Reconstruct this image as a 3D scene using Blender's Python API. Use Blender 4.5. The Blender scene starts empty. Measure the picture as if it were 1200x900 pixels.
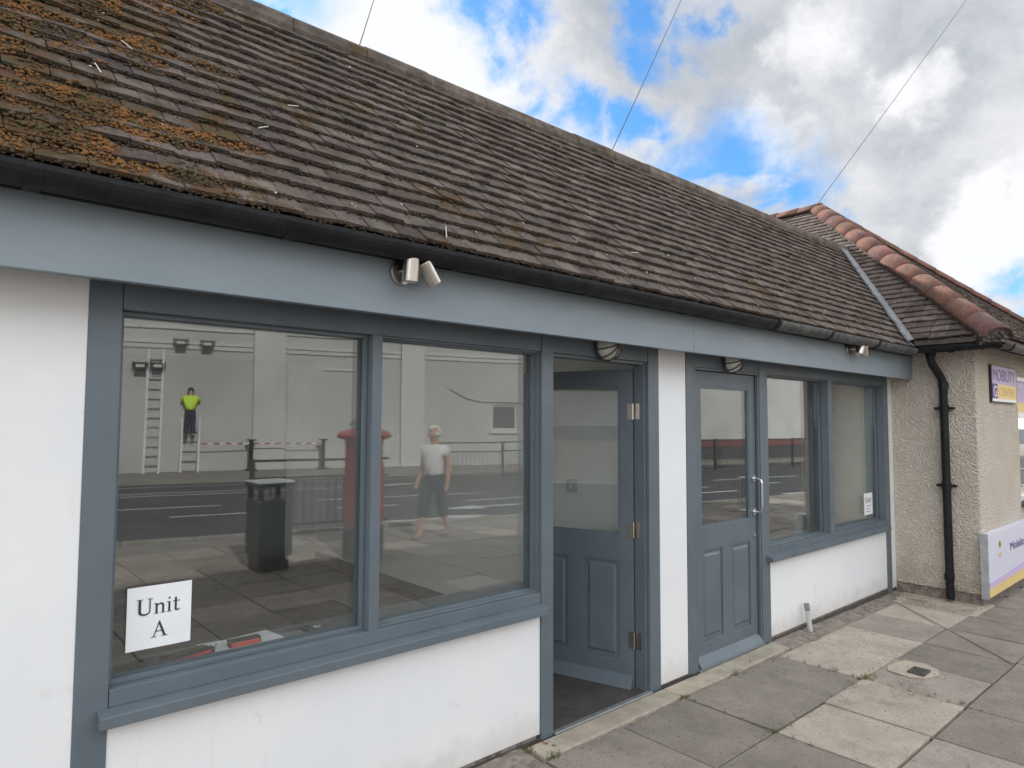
import bpy, math, random
from mathutils import Vector, Matrix
random.seed(7)
sc = bpy.context.scene
col = sc.collection
rad = math.radians

# ------------------------------------------------------------------ camera
CAM = Vector((0.0, -2.582, 1.65))
yaw, pit, rol = rad(41.329), rad(3.256), rad(0.2366)
fw = Vector((math.sin(yaw)*math.cos(pit), math.cos(yaw)*math.cos(pit), math.sin(pit)))
rt = Vector((math.cos(yaw), -math.sin(yaw), 0)); up = rt.cross(fw)
r2 = rt*math.cos(rol)+up*math.sin(rol); u2 = -rt*math.sin(rol)+up*math.cos(rol)
cam_d = bpy.data.cameras.new('camera'); cam = bpy.data.objects.new('camera', cam_d); col.objects.link(cam)
cam.matrix_world = Matrix(((r2.x,u2.x,-fw.x,CAM.x),(r2.y,u2.y,-fw.y,CAM.y),(r2.z,u2.z,-fw.z,CAM.z),(0,0,0,1)))
cam_d.sensor_width = 36; cam_d.lens = 785/1200*36; cam_d.clip_start = .05; cam_d.clip_end = 2000
sc.camera = cam

# ------------------------------------------------------------------ node helper
class NT:
    def __init__(s, tree): s.t = tree; s.t.nodes.clear()
    def n(s, typ, ins=None, **kw):
        nd = s.t.nodes.new(typ)
        for k, v in kw.items(): setattr(nd, k, v)
        for k, v in (ins or {}).items():
            if hasattr(v, 'is_output'): s.t.links.new(v, nd.inputs[k])
            else: nd.inputs[k].default_value = v
        return nd
    def m(s, op, a, b=0.0, c=0.0, clamp=False):
        nd = s.n('ShaderNodeMath', {0: a, 1: b, 2: c}, operation=op, use_clamp=clamp); return nd.outputs[0]
    def vm(s, op, a, b=(0,0,0)):
        nd = s.n('ShaderNodeVectorMath', {0: a, 1: b}, operation=op)
        return nd.outputs['Value'] if op in ('DOT_PRODUCT','LENGTH','DISTANCE') else nd.outputs[0]
    def noise(s, vec, scale, detail=6, rough=.55, dist=0.0):
        return s.n('ShaderNodeTexNoise', {'Vector': vec, 'Scale': scale, 'Detail': detail, 'Roughness': rough, 'Distortion': dist}).outputs['Fac']
    def ramp(s, f, a, b, v0=0.0, v1=1.0):
        return s.n('ShaderNodeMapRange', {0: f, 1: a, 2: b, 3: v0, 4: v1}, interpolation_type='SMOOTHSTEP').outputs[0]
    def mix(s, f, a, b):
        nd = s.n('ShaderNodeMix', data_type='RGBA')
        for i, v in ((0, f), (6, a), (7, b)):
            if hasattr(v, 'is_output'): s.t.links.new(v, nd.inputs[i])
            else: nd.inputs[i].default_value = v if i == 0 else (tuple(v)+(1,))[:4]
        return nd.outputs[2]

# ------------------------------------------------------------------ world: Nishita sky with broken cloud
SUN = Vector((-0.22, 1.0, 0.67)).normalized()
el = math.asin(SUN.z); az = math.atan2(SUN.x, SUN.y)
w = bpy.data.worlds.new('World'); sc.world = w; w.use_nodes = True
N = NT(w.node_tree)
sky = N.n('ShaderNodeTexSky', sky_type='NISHITA', sun_disc=False, sun_elevation=el, sun_rotation=az, air_density=1.0, dust_density=.6, ozone_density=2.0)
gen = N.n('ShaderNodeTexCoord').outputs['Generated']
dr = N.vm('NORMALIZE', gen)
sep = N.n('ShaderNodeSeparateXYZ', {0: dr})
zz = N.m('MAXIMUM', N.m('ADD', sep.outputs[2], .22), .08)
pv = N.n('ShaderNodeCombineXYZ', {0: N.m('DIVIDE', sep.outputs[0], zz), 1: N.m('DIVIDE', sep.outputs[1], zz), 2: 0.0}).outputs[0]
wob = N.n('ShaderNodeTexNoise', {'Vector': dr, 'Scale': 5.0, 'Detail': 7, 'Roughness': .62}).outputs['Color']
wv = N.n('ShaderNodeVectorMath', {0: N.vm('SUBTRACT', wob, (.5,.5,.5)), 3: .30}, operation='SCALE').outputs[0]
dw = N.vm('ADD', dr, wv)
def blob(d, r, soft=.35):
    L = math.sqrt(sum(x*x for x in d)); d = tuple(x/L for x in d)
    dist = N.vm('DISTANCE', dw, d)
    return N.ramp(dist, r*(1-soft), r*(1+soft), 1.0, 0.0)
def maxs(l):
    o = l[0]
    for q in l[1:]: o = N.m('MAXIMUM', o, q)
    return o
holes = [((.52,.655,.54),.065),((.575,.645,.50),.055),((.70,.495,.525),.05),((.748,.455,.483),.032),
         ((.713,.558,.40),.045),((.665,.62,.405),.05),((.80,.49,.325),.085),((.86,.411,.302),.07),((.8975,.345,.27),.04),
         ((.317,.80,.51),.04),((.9688,.2016,.144),.05),((.25,.80,.62),.12),((-.5,.6,.6),.3),((.3,-.6,.8),.2),((.97,.15,.16),.03),((.63,.655,.43),.035)]
hole = maxs([blob(d, r*.92, .6) for d, r in holes])
nf = N.noise(pv, 2.6, 9, .6, .3)
hole = N.m('MULTIPLY', hole, N.ramp(nf, .34, .50))
cover = N.m('SUBTRACT', 1.0, hole, clamp=True)
n2 = N.noise(dw, 3.2, 8, .55); n3 = N.noise(pv, 5.0, 8, .6)
greyb = maxs([blob(d, r, .7) for d, r in [((.91,.255,.326),.20),((.84,.31,.45),.12),((.80,.41,.40),.10),((.92,.18,.36),.16),((.69,.53,.489),.07)]])
brib = maxs([blob(d, r, .6) for d, r in [((.9487,.2068,.2394),.055),((.8026,.3478,.4846),.05),((.43,.78,.458),.16),((.83,.43,.36),.05),((.97,.17,.22),.05),((.885,.27,.42),.035)]])
lum = N.m('ADD', N.ramp(n2, .32, .66, .66, .93), N.m('MULTIPLY', N.m('SUBTRACT', n3, .5), .48))
lum = N.m('SUBTRACT', lum, N.m('MULTIPLY', greyb, .13))
lum = N.m('ADD', lum, N.m('MULTIPLY', brib, .32))
lum = N.m('MINIMUM', N.m('MAXIMUM', lum, .44), .98)
lum = N.m('MULTIPLY', lum, N.ramp(sep.outputs[1], .15, -.45, 1.0, 2.6))
tint = N.mix(N.ramp(lum, .45, .85), (.90, .97, 1.08), (.975, .99, 1.02))
CL = 6.5
tint = N.mix(N.ramp(sep.outputs[1], .1, -.3), tint, (.955, 1.0, 1.055))
cloud = N.n('ShaderNodeVectorMath', {0: tint, 3: N.m('MULTIPLY', lum, CL)}, operation='SCALE').outputs[0]
skyc = N.n('ShaderNodeVectorMath', {0: sky.outputs[0], 1: (.66, 1.18, 1.52)}, operation='MULTIPLY').outputs[0]
fin = N.mix(cover, skyc, cloud)
bg = N.n('ShaderNodeBackground', {'Color': fin, 'Strength': .10})
N.t.links.new(bg.outputs[0], N.n('ShaderNodeOutputWorld').inputs[0])

sl = bpy.data.lights.new('sun', 'SUN'); sl.energy = 3.6; sl.angle = rad(1.5); sl.color = (1.0, .965, .92)
so = bpy.data.objects.new('sun', sl); col.objects.link(so)
so.rotation_euler = SUN.to_track_quat('Z', 'Y').to_euler()
so.location = (0, -5, 12)
sc.view_settings.view_transform = 'Standard'; sc.view_settings.look = 'None'
sc.view_settings.gamma = 1; sc.view_settings.exposure = 0.66
sc.cycles.use_denoising = True
sc.cycles.max_bounces = 8; sc.cycles.diffuse_bounces = 4; sc.cycles.transparent_max_bounces = 16
sc.cycles.sample_clamp_indirect = 6

# ------------------------------------------------------------------ materials
DIRT={'white_render'}
def surf(name, c1, c2=None, scale=4.0, lo=.35, hi=.65, rough=.6, bump=0.0, bscale=60.0, spots=None, metal=0.0, spec=.5, attr=None, coat=0.0, stretch=None, roughvar=0.0, bdetail=6):
    m = bpy.data.materials.new(name); m.use_nodes = True; M = NT(m.node_tree)
    P = M.n('ShaderNodeNewGeometry').outputs['Position']
    if stretch: P = M.vm('MULTIPLY', P, stretch)
    c = M.mix(M.ramp(M.noise(P, scale, 8, .62), lo, hi), c1, c2 or c1)
    if spots:
        for sc_, th, cc, amt in spots:
            c = M.mix(M.m('MULTIPLY', M.ramp(M.noise(P, sc_, 5, .6), th, th+.05), amt), c, cc)
    if name in DIRT:
        zc = M.n('ShaderNodeSeparateXYZ', {0: P}).outputs[2]
        hgt = M.m('ADD', zc, M.m('MULTIPLY', M.noise(P, 7, 8, .7), -.34))
        c = M.mix(M.m('MULTIPLY', M.ramp(hgt, -.16, .04, 1, 0), .32), c, (.40,.34,.27))
        pst = M.vm('MULTIPLY', P, (22, 22, 1.2))
        c = M.mix(M.m('MULTIPLY', M.ramp(M.noise(pst, 1.0, 5, .6), .60, .74), .16), c, (.50,.47,.42))
    if attr:
        at = M.n('ShaderNodeAttribute', attribute_name=attr).outputs['Color']
        c = M.n('ShaderNodeVectorMath', {0: c, 1: at}, operation='MULTIPLY').outputs[0]
    b = M.n('ShaderNodeBsdfPrincipled', {'Base Color': c, 'Roughness': rough, 'Metallic': metal, 'Specular IOR Level': spec, 'Coat Weight': coat})
    if roughvar:
        M.t.links.new(M.ramp(M.noise(P, 9, 5), .3, .7, rough-roughvar, rough+roughvar), b.inputs['Roughness'])
    if bump:
        bn = M.n('ShaderNodeBump', {'Strength': 1.0, 'Distance': bump, 'Height': M.noise(P, bscale, bdetail, .6)})
        M.t.links.new(bn.outputs[0], b.inputs['Normal'])
    M.t.links.new(b.outputs[0], M.n('ShaderNodeOutputMaterial').inputs[0])
    return m
MT = {}
MT['paint'] = surf('grey_blue_paint', (.110,.137,.158), (.126,.154,.176), 3, rough=.42, bump=.0006, bscale=45, roughvar=.08, stretch=(1,1,1), spots=[(190,.73,(.4,.42,.42),.35),(2.2,.62,(.100,.128,.152),.5)])
MT['fascia'] = surf('fascia_paint', (.208,.252,.282), (.236,.280,.308), 2.5, rough=.42, bump=.0008, bscale=25, roughvar=.1, stretch=(.5,1,1.6), spots=[(120,.74,(.07,.09,.1),.6)])
MT['white'] = surf('white_render', (.82,.82,.81), (.77,.78,.79), 1.3, rough=.6, bump=.0007, bscale=30, spots=[(45,.735,(.25,.22,.2),.8),(3.3,.63,(.69,.68,.66),.6)])
MT['interior_white'] = surf('interior_plaster', (.84,.85,.81), (.80,.81,.77), .9, rough=.7, bump=.0006, bscale=20)
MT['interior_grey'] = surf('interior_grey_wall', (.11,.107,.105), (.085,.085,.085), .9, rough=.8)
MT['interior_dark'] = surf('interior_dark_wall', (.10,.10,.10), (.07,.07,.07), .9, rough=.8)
MT['ceiling'] = surf('ceiling_paint', (.6,.6,.58), (.52,.52,.5), .8, rough=.8)
MT['floor'] = surf('grey_vinyl_floor', (.060,.052,.047), (.085,.075,.068), 5, rough=.55, bump=.0005, bscale=30, roughvar=.12, spots=[(28,.66,(.19,.18,.17),.6)])
MT['gutter'] = surf('black_gutter', (.006,.007,.009), (.014,.015,.018), 14, rough=.5, spec=.3, bump=.0008, bscale=80, spots=[(110,.72,(.4,.4,.38),.7)], roughvar=.12)
MT['gutter_old'] = surf('weathered_gutter', (.045,.047,.05), (.13,.13,.125), 22, rough=.6, bump=.002, bscale=70, spots=[(60,.62,(.05,.06,.035),.7)])
MT['steel'] = surf('brushed_steel', (.62,.58,.53), (.50,.46,.42), 40, rough=.28, metal=1.0, stretch=(1,1,.2))
MT['chrome'] = surf('satin_chrome', (.72,.72,.74), (.6,.6,.62), 30, rough=.2, metal=1.0)
MT['black'] = surf('black_plastic', (.012,.012,.013), (.02,.02,.02), 20, rough=.4)
MT['red'] = surf('red_plastic', (.55,.03,.02), (.45,.02,.02), 20, rough=.4)
MT['paper'] = surf('white_paper', (.84,.85,.86), (.80,.81,.83), 8, rough=.7)
MT['ink'] = surf('black_ink', (.03,.03,.03), (.05,.05,.05), 8, rough=.7)
MT['lamp'] = surf('lamp_glass', (.62,.62,.58), (.5,.5,.46), 30, rough=.25)
MT['cage'] = surf('lamp_cage', (.10,.085,.08), (.05,.045,.04), 30, rough=.5)
MT['terracotta'] = surf('terracotta_hip_tile', (.20,.088,.060), (.115,.062,.050), 5, rough=.9, bump=.006, bscale=35, spots=[(9,.55,(.10,.07,.055),.8),(34,.60,(.33,.21,.14),.6),(22,.62,(.07,.06,.05),.8)], attr='tint')
MT['mortar'] = surf('old_mortar', (.10,.085,.075), (.20,.18,.155), 18, rough=.95, bump=.008, bscale=50)
MT['lead'] = surf('lead_flashing', (.15,.155,.16), (.27,.275,.28), 11, rough=.8, bump=.006, bscale=25, spots=[(14,.6,(.09,.085,.08),.6)])
MT['brick'] = surf('worn_plinth', (.16,.12,.10), (.28,.24,.21), 16, rough=.95, bump=.01, bscale=40, spots=[(26,.58,(.07,.06,.05),.8)])
MT['step'] = surf('sandstone_step', (.44,.385,.30), (.33,.285,.225), 7, rough=.85, bump=.0025, bscale=70, spots=[(60,.66,(.16,.13,.1),.6)])
MT['dirt'] = surf('gritty_dirt', (.20,.165,.13), (.32,.275,.23), 16, rough=.95, bump=.012, bscale=60)
MT['joint'] = surf('mossy_joint', (.055,.045,.03), (.13,.10,.065), 12, rough=.95, bump=.006, bscale=120)
MT['cement'] = surf('cement_patch', (.50,.43,.34), (.40,.34,.27), 14, rough=.9, bump=.006, bscale=50)
MT['iron'] = surf('cast_iron', (.06,.055,.05), (.12,.11,.10), 60, rough=.7, bump=.004, bscale=90)
MT['asphalt'] = surf('asphalt', (.055,.056,.060), (.075,.075,.078), 1.2, rough=.85, bump=.004, bscale=160)
MT['kerb'] = surf('kerb_concrete', (.30,.28,.25), (.23,.21,.19), 3, rough=.9, bump=.003, bscale=80)
MT['roadpaint'] = surf('road_marking_paint', (.62,.62,.60), (.45,.45,.43), 8, rough=.8)
MT['pavebase'] = surf('pavement_concrete', (.27,.245,.215), (.21,.19,.17), 2, rough=.9, bump=.003, bscale=70)
MT['opp'] = surf('painted_stucco', (.50,.49,.475), (.41,.405,.395), .35, rough=.8, bump=.003, bscale=14)
MT['opp_trim'] = surf('stucco_trim', (.57,.56,.54), (.52,.51,.49), .6, rough=.8)
MT['plum'] = surf('plum_plinth_paint', (.17,.075,.075), (.13,.06,.06), 1, rough=.7)
MT['stone'] = surf('orange_sandstone', (.42,.24,.12), (.33,.18,.10), 3, rough=.9, bump=.01, bscale=12)
MT['slate'] = surf('slate_roof', (.06,.062,.07), (.09,.09,.10), 6, rough=.7, bump=.004, bscale=30)
MT['alu'] = surf('aluminium', (.62,.64,.66), (.5,.52,.54), 12, rough=.35, metal=.8)
MT['rail'] = surf('galvanised_rail', (.025,.027,.026), (.045,.046,.045), 10, rough=.5)
MT['hiviz'] = surf('hi_vis_yellow', (.62,.85,.06), (.55,.78,.05), 6, rough=.7)
MT['navy'] = surf('navy_cloth', (.02,.025,.045), (.03,.035,.055), 6, rough=.9)
MT['denim'] = surf('blue_denim', (.028,.048,.068), (.04,.062,.082), 12, rough=.9)
MT['shirt'] = surf('cream_shirt', (.80,.78,.77), (.70,.68,.67), 8, rough=.85)
MT['skin'] = surf('skin', (.50,.29,.21), (.44,.24,.17), 14, rough=.55)
MT['hair'] = surf('white_hair', (.74,.72,.68), (.6,.58,.54), 60, rough=.7, bump=.004, bscale=90)
MT['darkhair'] = surf('brown_hair', (.05,.035,.025), (.08,.05,.035), 60, rough=.7)
MT['postred'] = surf('post_office_red', (.34,.025,.02), (.28,.02,.018), 5, rough=.4, coat=.1)
MT['green'] = surf('bin_green', (.012,.024,.021), (.018,.03,.027), 6, rough=.4)
MT['palegrey'] = surf('pale_grey_trim', (.55,.56,.55), (.45,.46,.45), 6, rough=.5)
MT['upvc'] = surf('white_upvc', (.78,.79,.80), (.72,.73,.74), 3, rough=.3)
MT['lilac'] = surf('lilac_vinyl', (.50,.42,.60), (.47,.40,.57), 3, rough=.45)
MT['yellow'] = surf('soft_yellow_vinyl', (.80,.60,.24), (.77,.57,.23), 3, rough=.45)
MT['yellow_ink'] = surf('deep_yellow_ink', (.72,.46,.13), None, 3, rough=.5)
MT['purple_ink'] = surf('purple_ink', (.13,.07,.26), None, 3, rough=.5)
MT['board'] = surf('sign_board_white', (.70,.70,.80), (.66,.67,.77), 1.5, rough=.4)
MT['palelilac'] = surf('pale_lilac_vinyl', (.60,.50,.72), (.58,.48,.70), 3, rough=.45)
MT['weed'] = surf('weed_green', (.10,.13,.03), (.17,.15,.04), 30, rough=.8)
MT['dryleaf'] = surf('dry_leaf', (.16,.07,.03), (.10,.045,.02), 30, rough=.9)
MT['wood'] = surf('weathered_wood_grey', (.30,.29,.27), (.22,.21,.2), 20, rough=.9)
MT['lacquer'] = surf('wire_black', (.02,.02,.022), None, 3, rough=.6)
MT['feather'] = surf('bird_white', (.75,.73,.68), (.6,.58,.54), 40, rough=.9)

def glass(name, tintc=(.975,.99,.985), k=1.25):
    m = bpy.data.materials.new(name); m.use_nodes = True; M = NT(m.node_tree)
    ge = M.n('ShaderNodeNewGeometry'); P = ge.outputs['Position']
    cs = M.m('ABSOLUTE', M.vm('DOT_PRODUCT', ge.outputs['Normal'], ge.outputs['Incoming']))
    fr = M.m('ADD', .043, M.m('MULTIPLY', .957, M.m('POWER', M.m('SUBTRACT', 1.0, cs), 5.0)))
    bn = M.n('ShaderNodeBump', {'Strength': 1.0, 'Distance': .0004, 'Height': M.noise(P, 1.6, 2, .4)})
    f = M.m('MINIMUM', M.m('MULTIPLY', fr, k), 1.0)
    a = M.n('ShaderNodeBsdfTransparent', {'Color': tuple(tintc)+(1,)})
    g = M.n('ShaderNodeBsdfGlossy', {'Color': (.95,.97,.96,1), 'Roughness': .012, 'Normal': bn.outputs[0]})
    # a light film of dust scatters a little light
    dfac = M.ramp(M.noise(P, 2.2, 7, .6), .3, .8, .008, .03)
    dd = M.n('ShaderNodeBsdfDiffuse', {'Color': (.5,.48,.44,1)})
    x = M.n('ShaderNodeMixShader', {0: f, 1: a.outputs[0], 2: g.outputs[0]})
    y = M.n('ShaderNodeMixShader', {0: dfac, 1: x.outputs[0], 2: dd.outputs[0]})
    M.t.links.new(y.outputs[0], M.n('ShaderNodeOutputMaterial').inputs[0])
    return m
MT['glass'] = glass('window_glass', k=2.7)
MT['glass2'] = glass('door_glass', k=.9)

def roof_mat(name, moss):
    m = bpy.data.materials.new(name); m.use_nodes = True; M = NT(m.node_tree)
    P = M.n('ShaderNodeNewGeometry').outputs['Position']
    at = M.n('ShaderNodeAttribute', attribute_name='tint').outputs['Color']
    c = M.mix(M.ramp(M.noise(P, 9, 8, .65), .3, .7), (.096,.075,.063), (.200,.163,.141))
    c = M.n('ShaderNodeVectorMath', {0: c, 1: at}, operation='MULTIPLY').outputs[0]
    c = M.mix(M.m('MULTIPLY', M.ramp(M.noise(P, 55, 5, .6), .60, .68), .75), c, (.035,.027,.022))
    c = M.mix(M.m('MULTIPLY', M.ramp(M.noise(P, 38, 4, .7), .645, .70), .75), c, (.33,.30,.27))
    c = M.mix(M.m('MULTIPLY', M.ramp(M.noise(P, 15, 6, .6), .60, .68), .45), c, (.25,.22,.18))
    sx = M.n('ShaderNodeSeparateXYZ', {0: P})
    if moss:
        g = M.m('ADD', M.ramp(sx.outputs[0], .2, 1.3, .20, .0), M.m('ADD', M.m('MULTIPLY', M.noise(P, 3.2, 8, .7), 1.5), -.25))
        g = M.m('ADD', g, M.m('MULTIPLY', M.noise(P, 1.4, 3), .12))
        c = M.mix(M.m('MULTIPLY', M.ramp(g, .66, .74), .85), c, M.mix(M.ramp(M.noise(P, 25, 4), .4, .6), (.14,.065,.022), (.085,.07,.03)))
    b = M.n('ShaderNodeBsdfPrincipled', {'Base Color': c, 'Roughness': .9, 'Specular IOR Level': .3})
    hh = M.m('ADD', M.noise(P, 40, 8, .7), M.m('MULTIPLY', M.noise(P, 160, 4, .7), .5))
    bn = M.n('ShaderNodeBump', {'Strength': 1.0, 'Distance': .016, 'Height': hh})
    M.t.links.new(bn.outputs[0], b.inputs['Normal'])
    M.t.links.new(b.outputs[0], M.n('ShaderNodeOutputMaterial').inputs[0]); return m
MT['tile'] = roof_mat('mossy_roof_tile', True)
MT['tile2'] = roof_mat('neighbour_roof_tile', False)
MT['moss'] = surf('roof_moss', (.060,.042,.015), (.215,.095,.026), 6, .35, .62, rough=1.0, bump=.006, bscale=160, spots=[(13,.55,(.06,.055,.02),.8)])
MT['mossdark'] = surf('dark_course_moss', (.020,.014,.009), (.075,.048,.024), 9, .3, .7, rough=1.0, bump=.006, bscale=160)

def roughcast():
    m = bpy.data.materials.new('roughcast_render'); m.use_nodes = True; M = NT(m.node_tree)
    P = M.n('ShaderNodeNewGeometry').outputs['Position']
    c = M.mix(M.ramp(M.noise(P, 2.2, 7, .6), .3, .7), (.84,.735,.60), (.90,.815,.70))
    c = M.mix(M.m('MULTIPLY', M.ramp(M.noise(P, 70, 4, .6), .60, .70), .3), c, (.36,.29,.22))
    zz = M.n('ShaderNodeSeparateXYZ', {0: P}).outputs[2]
    gr = M.m('MULTIPLY', M.ramp(M.m('ADD', zz, M.noise(P, 5, 5)), .35, .95, 1, 0), .4)
    c = M.mix(gr, c, (.30,.24,.17))
    b = M.n('ShaderNodeBsdfPrincipled', {'Base Color': c, 'Roughness': .95, 'Specular IOR Level': .2})
    v = M.n('ShaderNodeTexVoronoi', {'Vector': M.vm('ADD', P, N0(M, P)), 'Scale': 62.0, 'Randomness': 1.0}).outputs['Distance']
    hh = M.m('ADD', M.m('MULTIPLY', v, -1.0), M.m('MULTIPLY', M.noise(P, 28, 6, .7), 1.2))
    bn = M.n('ShaderNodeBump', {'Strength': 1.0, 'Distance': .032, 'Height': hh})
    M.t.links.new(bn.outputs[0], b.inputs['Normal'])
    M.t.links.new(b.outputs[0], M.n('ShaderNodeOutputMaterial').inputs[0]); return m
def N0(M, P):
    q = M.n('ShaderNodeTexNoise', {'Vector': P, 'Scale': 30.0, 'Detail': 3}).outputs['Color']
    return M.n('ShaderNodeVectorMath', {0: q, 3: .03}, operation='SCALE').outputs[0]
MT['roughcast'] = roughcast()
def slab_mat():
    m = bpy.data.materials.new('paving_slab'); m.use_nodes = True; M = NT(m.node_tree)
    P = M.n('ShaderNodeNewGeometry').outputs['Position']
    at = M.n('ShaderNodeAttribute', attribute_name='tint').outputs['Color']
    v = M.ramp(M.noise(P, 3.4, 9, .72), .28, .72, .78, 1.14)
    c = M.n('ShaderNodeVectorMath', {0: at, 3: v}, operation='SCALE').outputs[0]
    v2 = M.ramp(M.noise(P, 130, 4, .7), .3, .7, .80, 1.18)
    c = M.n('ShaderNodeVectorMath', {0: c, 3: v2}, operation='SCALE').outputs[0]
    c = M.mix(M.m('MULTIPLY', M.ramp(M.noise(P, 42, 4, .6), .62, .67), .7), c, (.09,.075,.065))
    c = M.mix(M.m('MULTIPLY', M.ramp(M.noise(P, 22, 6, .6), .69, .73), .55), c, (.50,.47,.43))
    c = M.mix(M.m('MULTIPLY', M.ramp(M.noise(P, 2.6, 7, .7), .56, .70), .28), c, (.15,.115,.085))
    b = M.n('ShaderNodeBsdfPrincipled', {'Base Color': c, 'Roughness': .88, 'Specular IOR Level': .3})
    hh = M.m('ADD', M.noise(P, 90, 5, .7), M.m('MULTIPLY', M.noise(P, 12, 5), 1.5))
    bn = M.n('ShaderNodeBump', {'Strength': 1.0, 'Distance': .006, 'Height': hh})
    M.t.links.new(bn.outputs[0], b.inputs['Normal'])
    M.t.links.new(b.outputs[0], M.n('ShaderNodeOutputMaterial').inputs[0]); return m
MT['slab'] = slab_mat()

# ------------------------------------------------------------------ mesh helper
class MB:
    def __init__(s): s.v = []; s.f = []; s.t = []
    def add(s, vs, fs, tint=None):
        k = len(s.v); s.v += [tuple(q) for q in vs]; s.f += [tuple(i+k for i in f) for f in fs]
        s.t += [tint or (1,1,1)]*len(fs); return s
    def hexa(s, p, tint=None):   # 8 points: bottom 4 ccw, top 4 ccw
        return s.add(p, [(3,2,1,0),(4,5,6,7),(0,1,5,4),(1,2,6,5),(2,3,7,6),(3,0,4,7)], tint)
    def box(s, x0, x1, y0, y1, z0, z1, tint=None):
        return s.hexa([(x0,y0,z0),(x1,y0,z0),(x1,y1,z0),(x0,y1,z0),(x0,y0,z1),(x1,y0,z1),(x1,y1,z1),(x0,y1,z1)], tint)
    def ring(s, pts, radii, n=16, cap=True, tint=None, a0=0, a1=2*math.pi):
        # tube along points
        pts = [Vector(p) for p in pts]; rows = []
        full = abs(a1-a0-2*math.pi) < 1e-6
        k = n if full else n+1
        prev = None
        for i, p in enumerate(pts):
            d = (pts[min(i+1,len(pts)-1)]-pts[max(i-1,0)]).normalized()
            if prev is None:
                u = d.orthogonal().normalized() if abs(d.z) > .999 or not full else Vector((0,0,1)).cross(d).normalized()
                if not full: u = d.cross(Vector((0,0,1))).normalized()
            else: u = (prev-d*prev.dot(d)).normalized()
            prev = u; vv = d.cross(u)
            r = radii[i] if isinstance(radii, (list,tuple)) else radii
            rows.append([p+(u*math.cos(a0+(a1-a0)*j/n)+vv*math.sin(a0+(a1-a0)*j/n))*r for j in range(k)])
        vs = [q for r in rows for q in r]; fs = []
        for i in range(len(pts)-1):
            for j in range(n):
                a, b = i*k+j, i*k+(j+1) % k; fs.append((a, b, b+k, a+k))
        if cap and full: fs.append(tuple(reversed(range(k)))); fs.append(tuple((len(pts)-1)*k+j for j in range(k)))
        return s.add(vs, fs, tint)
    def poly(s, pts2, f3, th):   # extruded 2D polygon: f3(u,v,w)->xyz
        n = len(pts2); vs = [f3(u,v,0) for u,v in pts2]+[f3(u,v,th) for u,v in pts2]
        return s.add(vs, [tuple(range(n)), tuple(reversed(range(n,2*n)))]+[(i,i+n,(i+1)%n+n,(i+1)%n) for i in range(n)])
    def sphere(s, c, r, n=12, m=8, sc3=(1,1,1), zmin=-1.0, tint=None):
        vs=[];fs=[]
        for i in range(m+1):
            th=math.pi*i/m; 
            for j in range(n):
                a=2*math.pi*j/n; vs.append((c[0]+r*sc3[0]*math.sin(th)*math.cos(a),c[1]+r*sc3[1]*math.sin(th)*math.sin(a),c[2]+r*sc3[2]*max(math.cos(th),zmin)))
        for i in range(m):
            for j in range(n):
                fs.append((i*n+j,(i+1)*n+j,(i+1)*n+(j+1)%n,i*n+(j+1)%n))
        return s.add(vs,fs,tint)
    def build(s, name, mat, parent=None, bevel=0.0, smooth=False, kind=None, recalc=True):
        me = bpy.data.meshes.new(name); me.from_pydata(s.v, [], s.f); me.update()
        if recalc:
            import bmesh
            bm = bmesh.new(); bm.from_mesh(me); bmesh.ops.recalc_face_normals(bm, faces=bm.faces); bm.to_mesh(me); bm.free()
        at = me.color_attributes.new('tint', 'FLOAT_COLOR', 'CORNER')
        buf = []
        for p, t in zip(me.polygons, s.t): buf += list(t+(1,))*p.loop_total
        at.data.foreach_set('color', buf)
        o = bpy.data.objects.new(name, me); col.objects.link(o); me.materials.append(MT[mat] if isinstance(mat, str) else mat)
        if smooth:
            for p in me.polygons: p.use_smooth = True
        if parent is not None: setpar(o, parent)
        if bevel:
            b = o.modifiers.new('bevel', 'BEVEL'); b.width = bevel; b.segments = 2; b.limit_method = 'ANGLE'
        if kind: o['kind'] = kind
        return o
WM = {}
def wm(o): return WM.get(o.name, Matrix.Identity(4))
def setpar(o, p):
    o.parent = p; o.matrix_parent_inverse = wm(p).inverted()
def thing(name, loc, label, cat, group=None, rz=0.0):
    o = bpy.data.objects.new(name, None); col.objects.link(o); o.empty_display_size = .2
    o.location = loc; o.rotation_euler = (0,0,rz)
    WM[o.name] = Matrix.Translation(Vector(loc)) @ Matrix.Rotation(rz, 4, 'Z')
    return tag(o, label, cat, group)
def tag(o, label, cat, group=None, kind=None):
    o['label'] = label; o['category'] = cat
    if group: o['group'] = group
    if kind: o['kind'] = kind
    return o
def struct(o, label, cat, kind='structure'):
    o['kind'] = kind; o['label'] = label; o['category'] = cat; return o
def frame(mb, x0, x1, z0, z1, y0, y1, w):      # rectangular ring of four bars
    mb.box(x0, x0+w, y0, y1, z0, z1); mb.box(x1-w, x1, y0, y1, z0, z1)
    mb.box(x0+w, x1-w, y0, y1, z0, z0+w); mb.box(x0+w, x1-w, y0, y1, z1-w, z1); return mb

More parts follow.
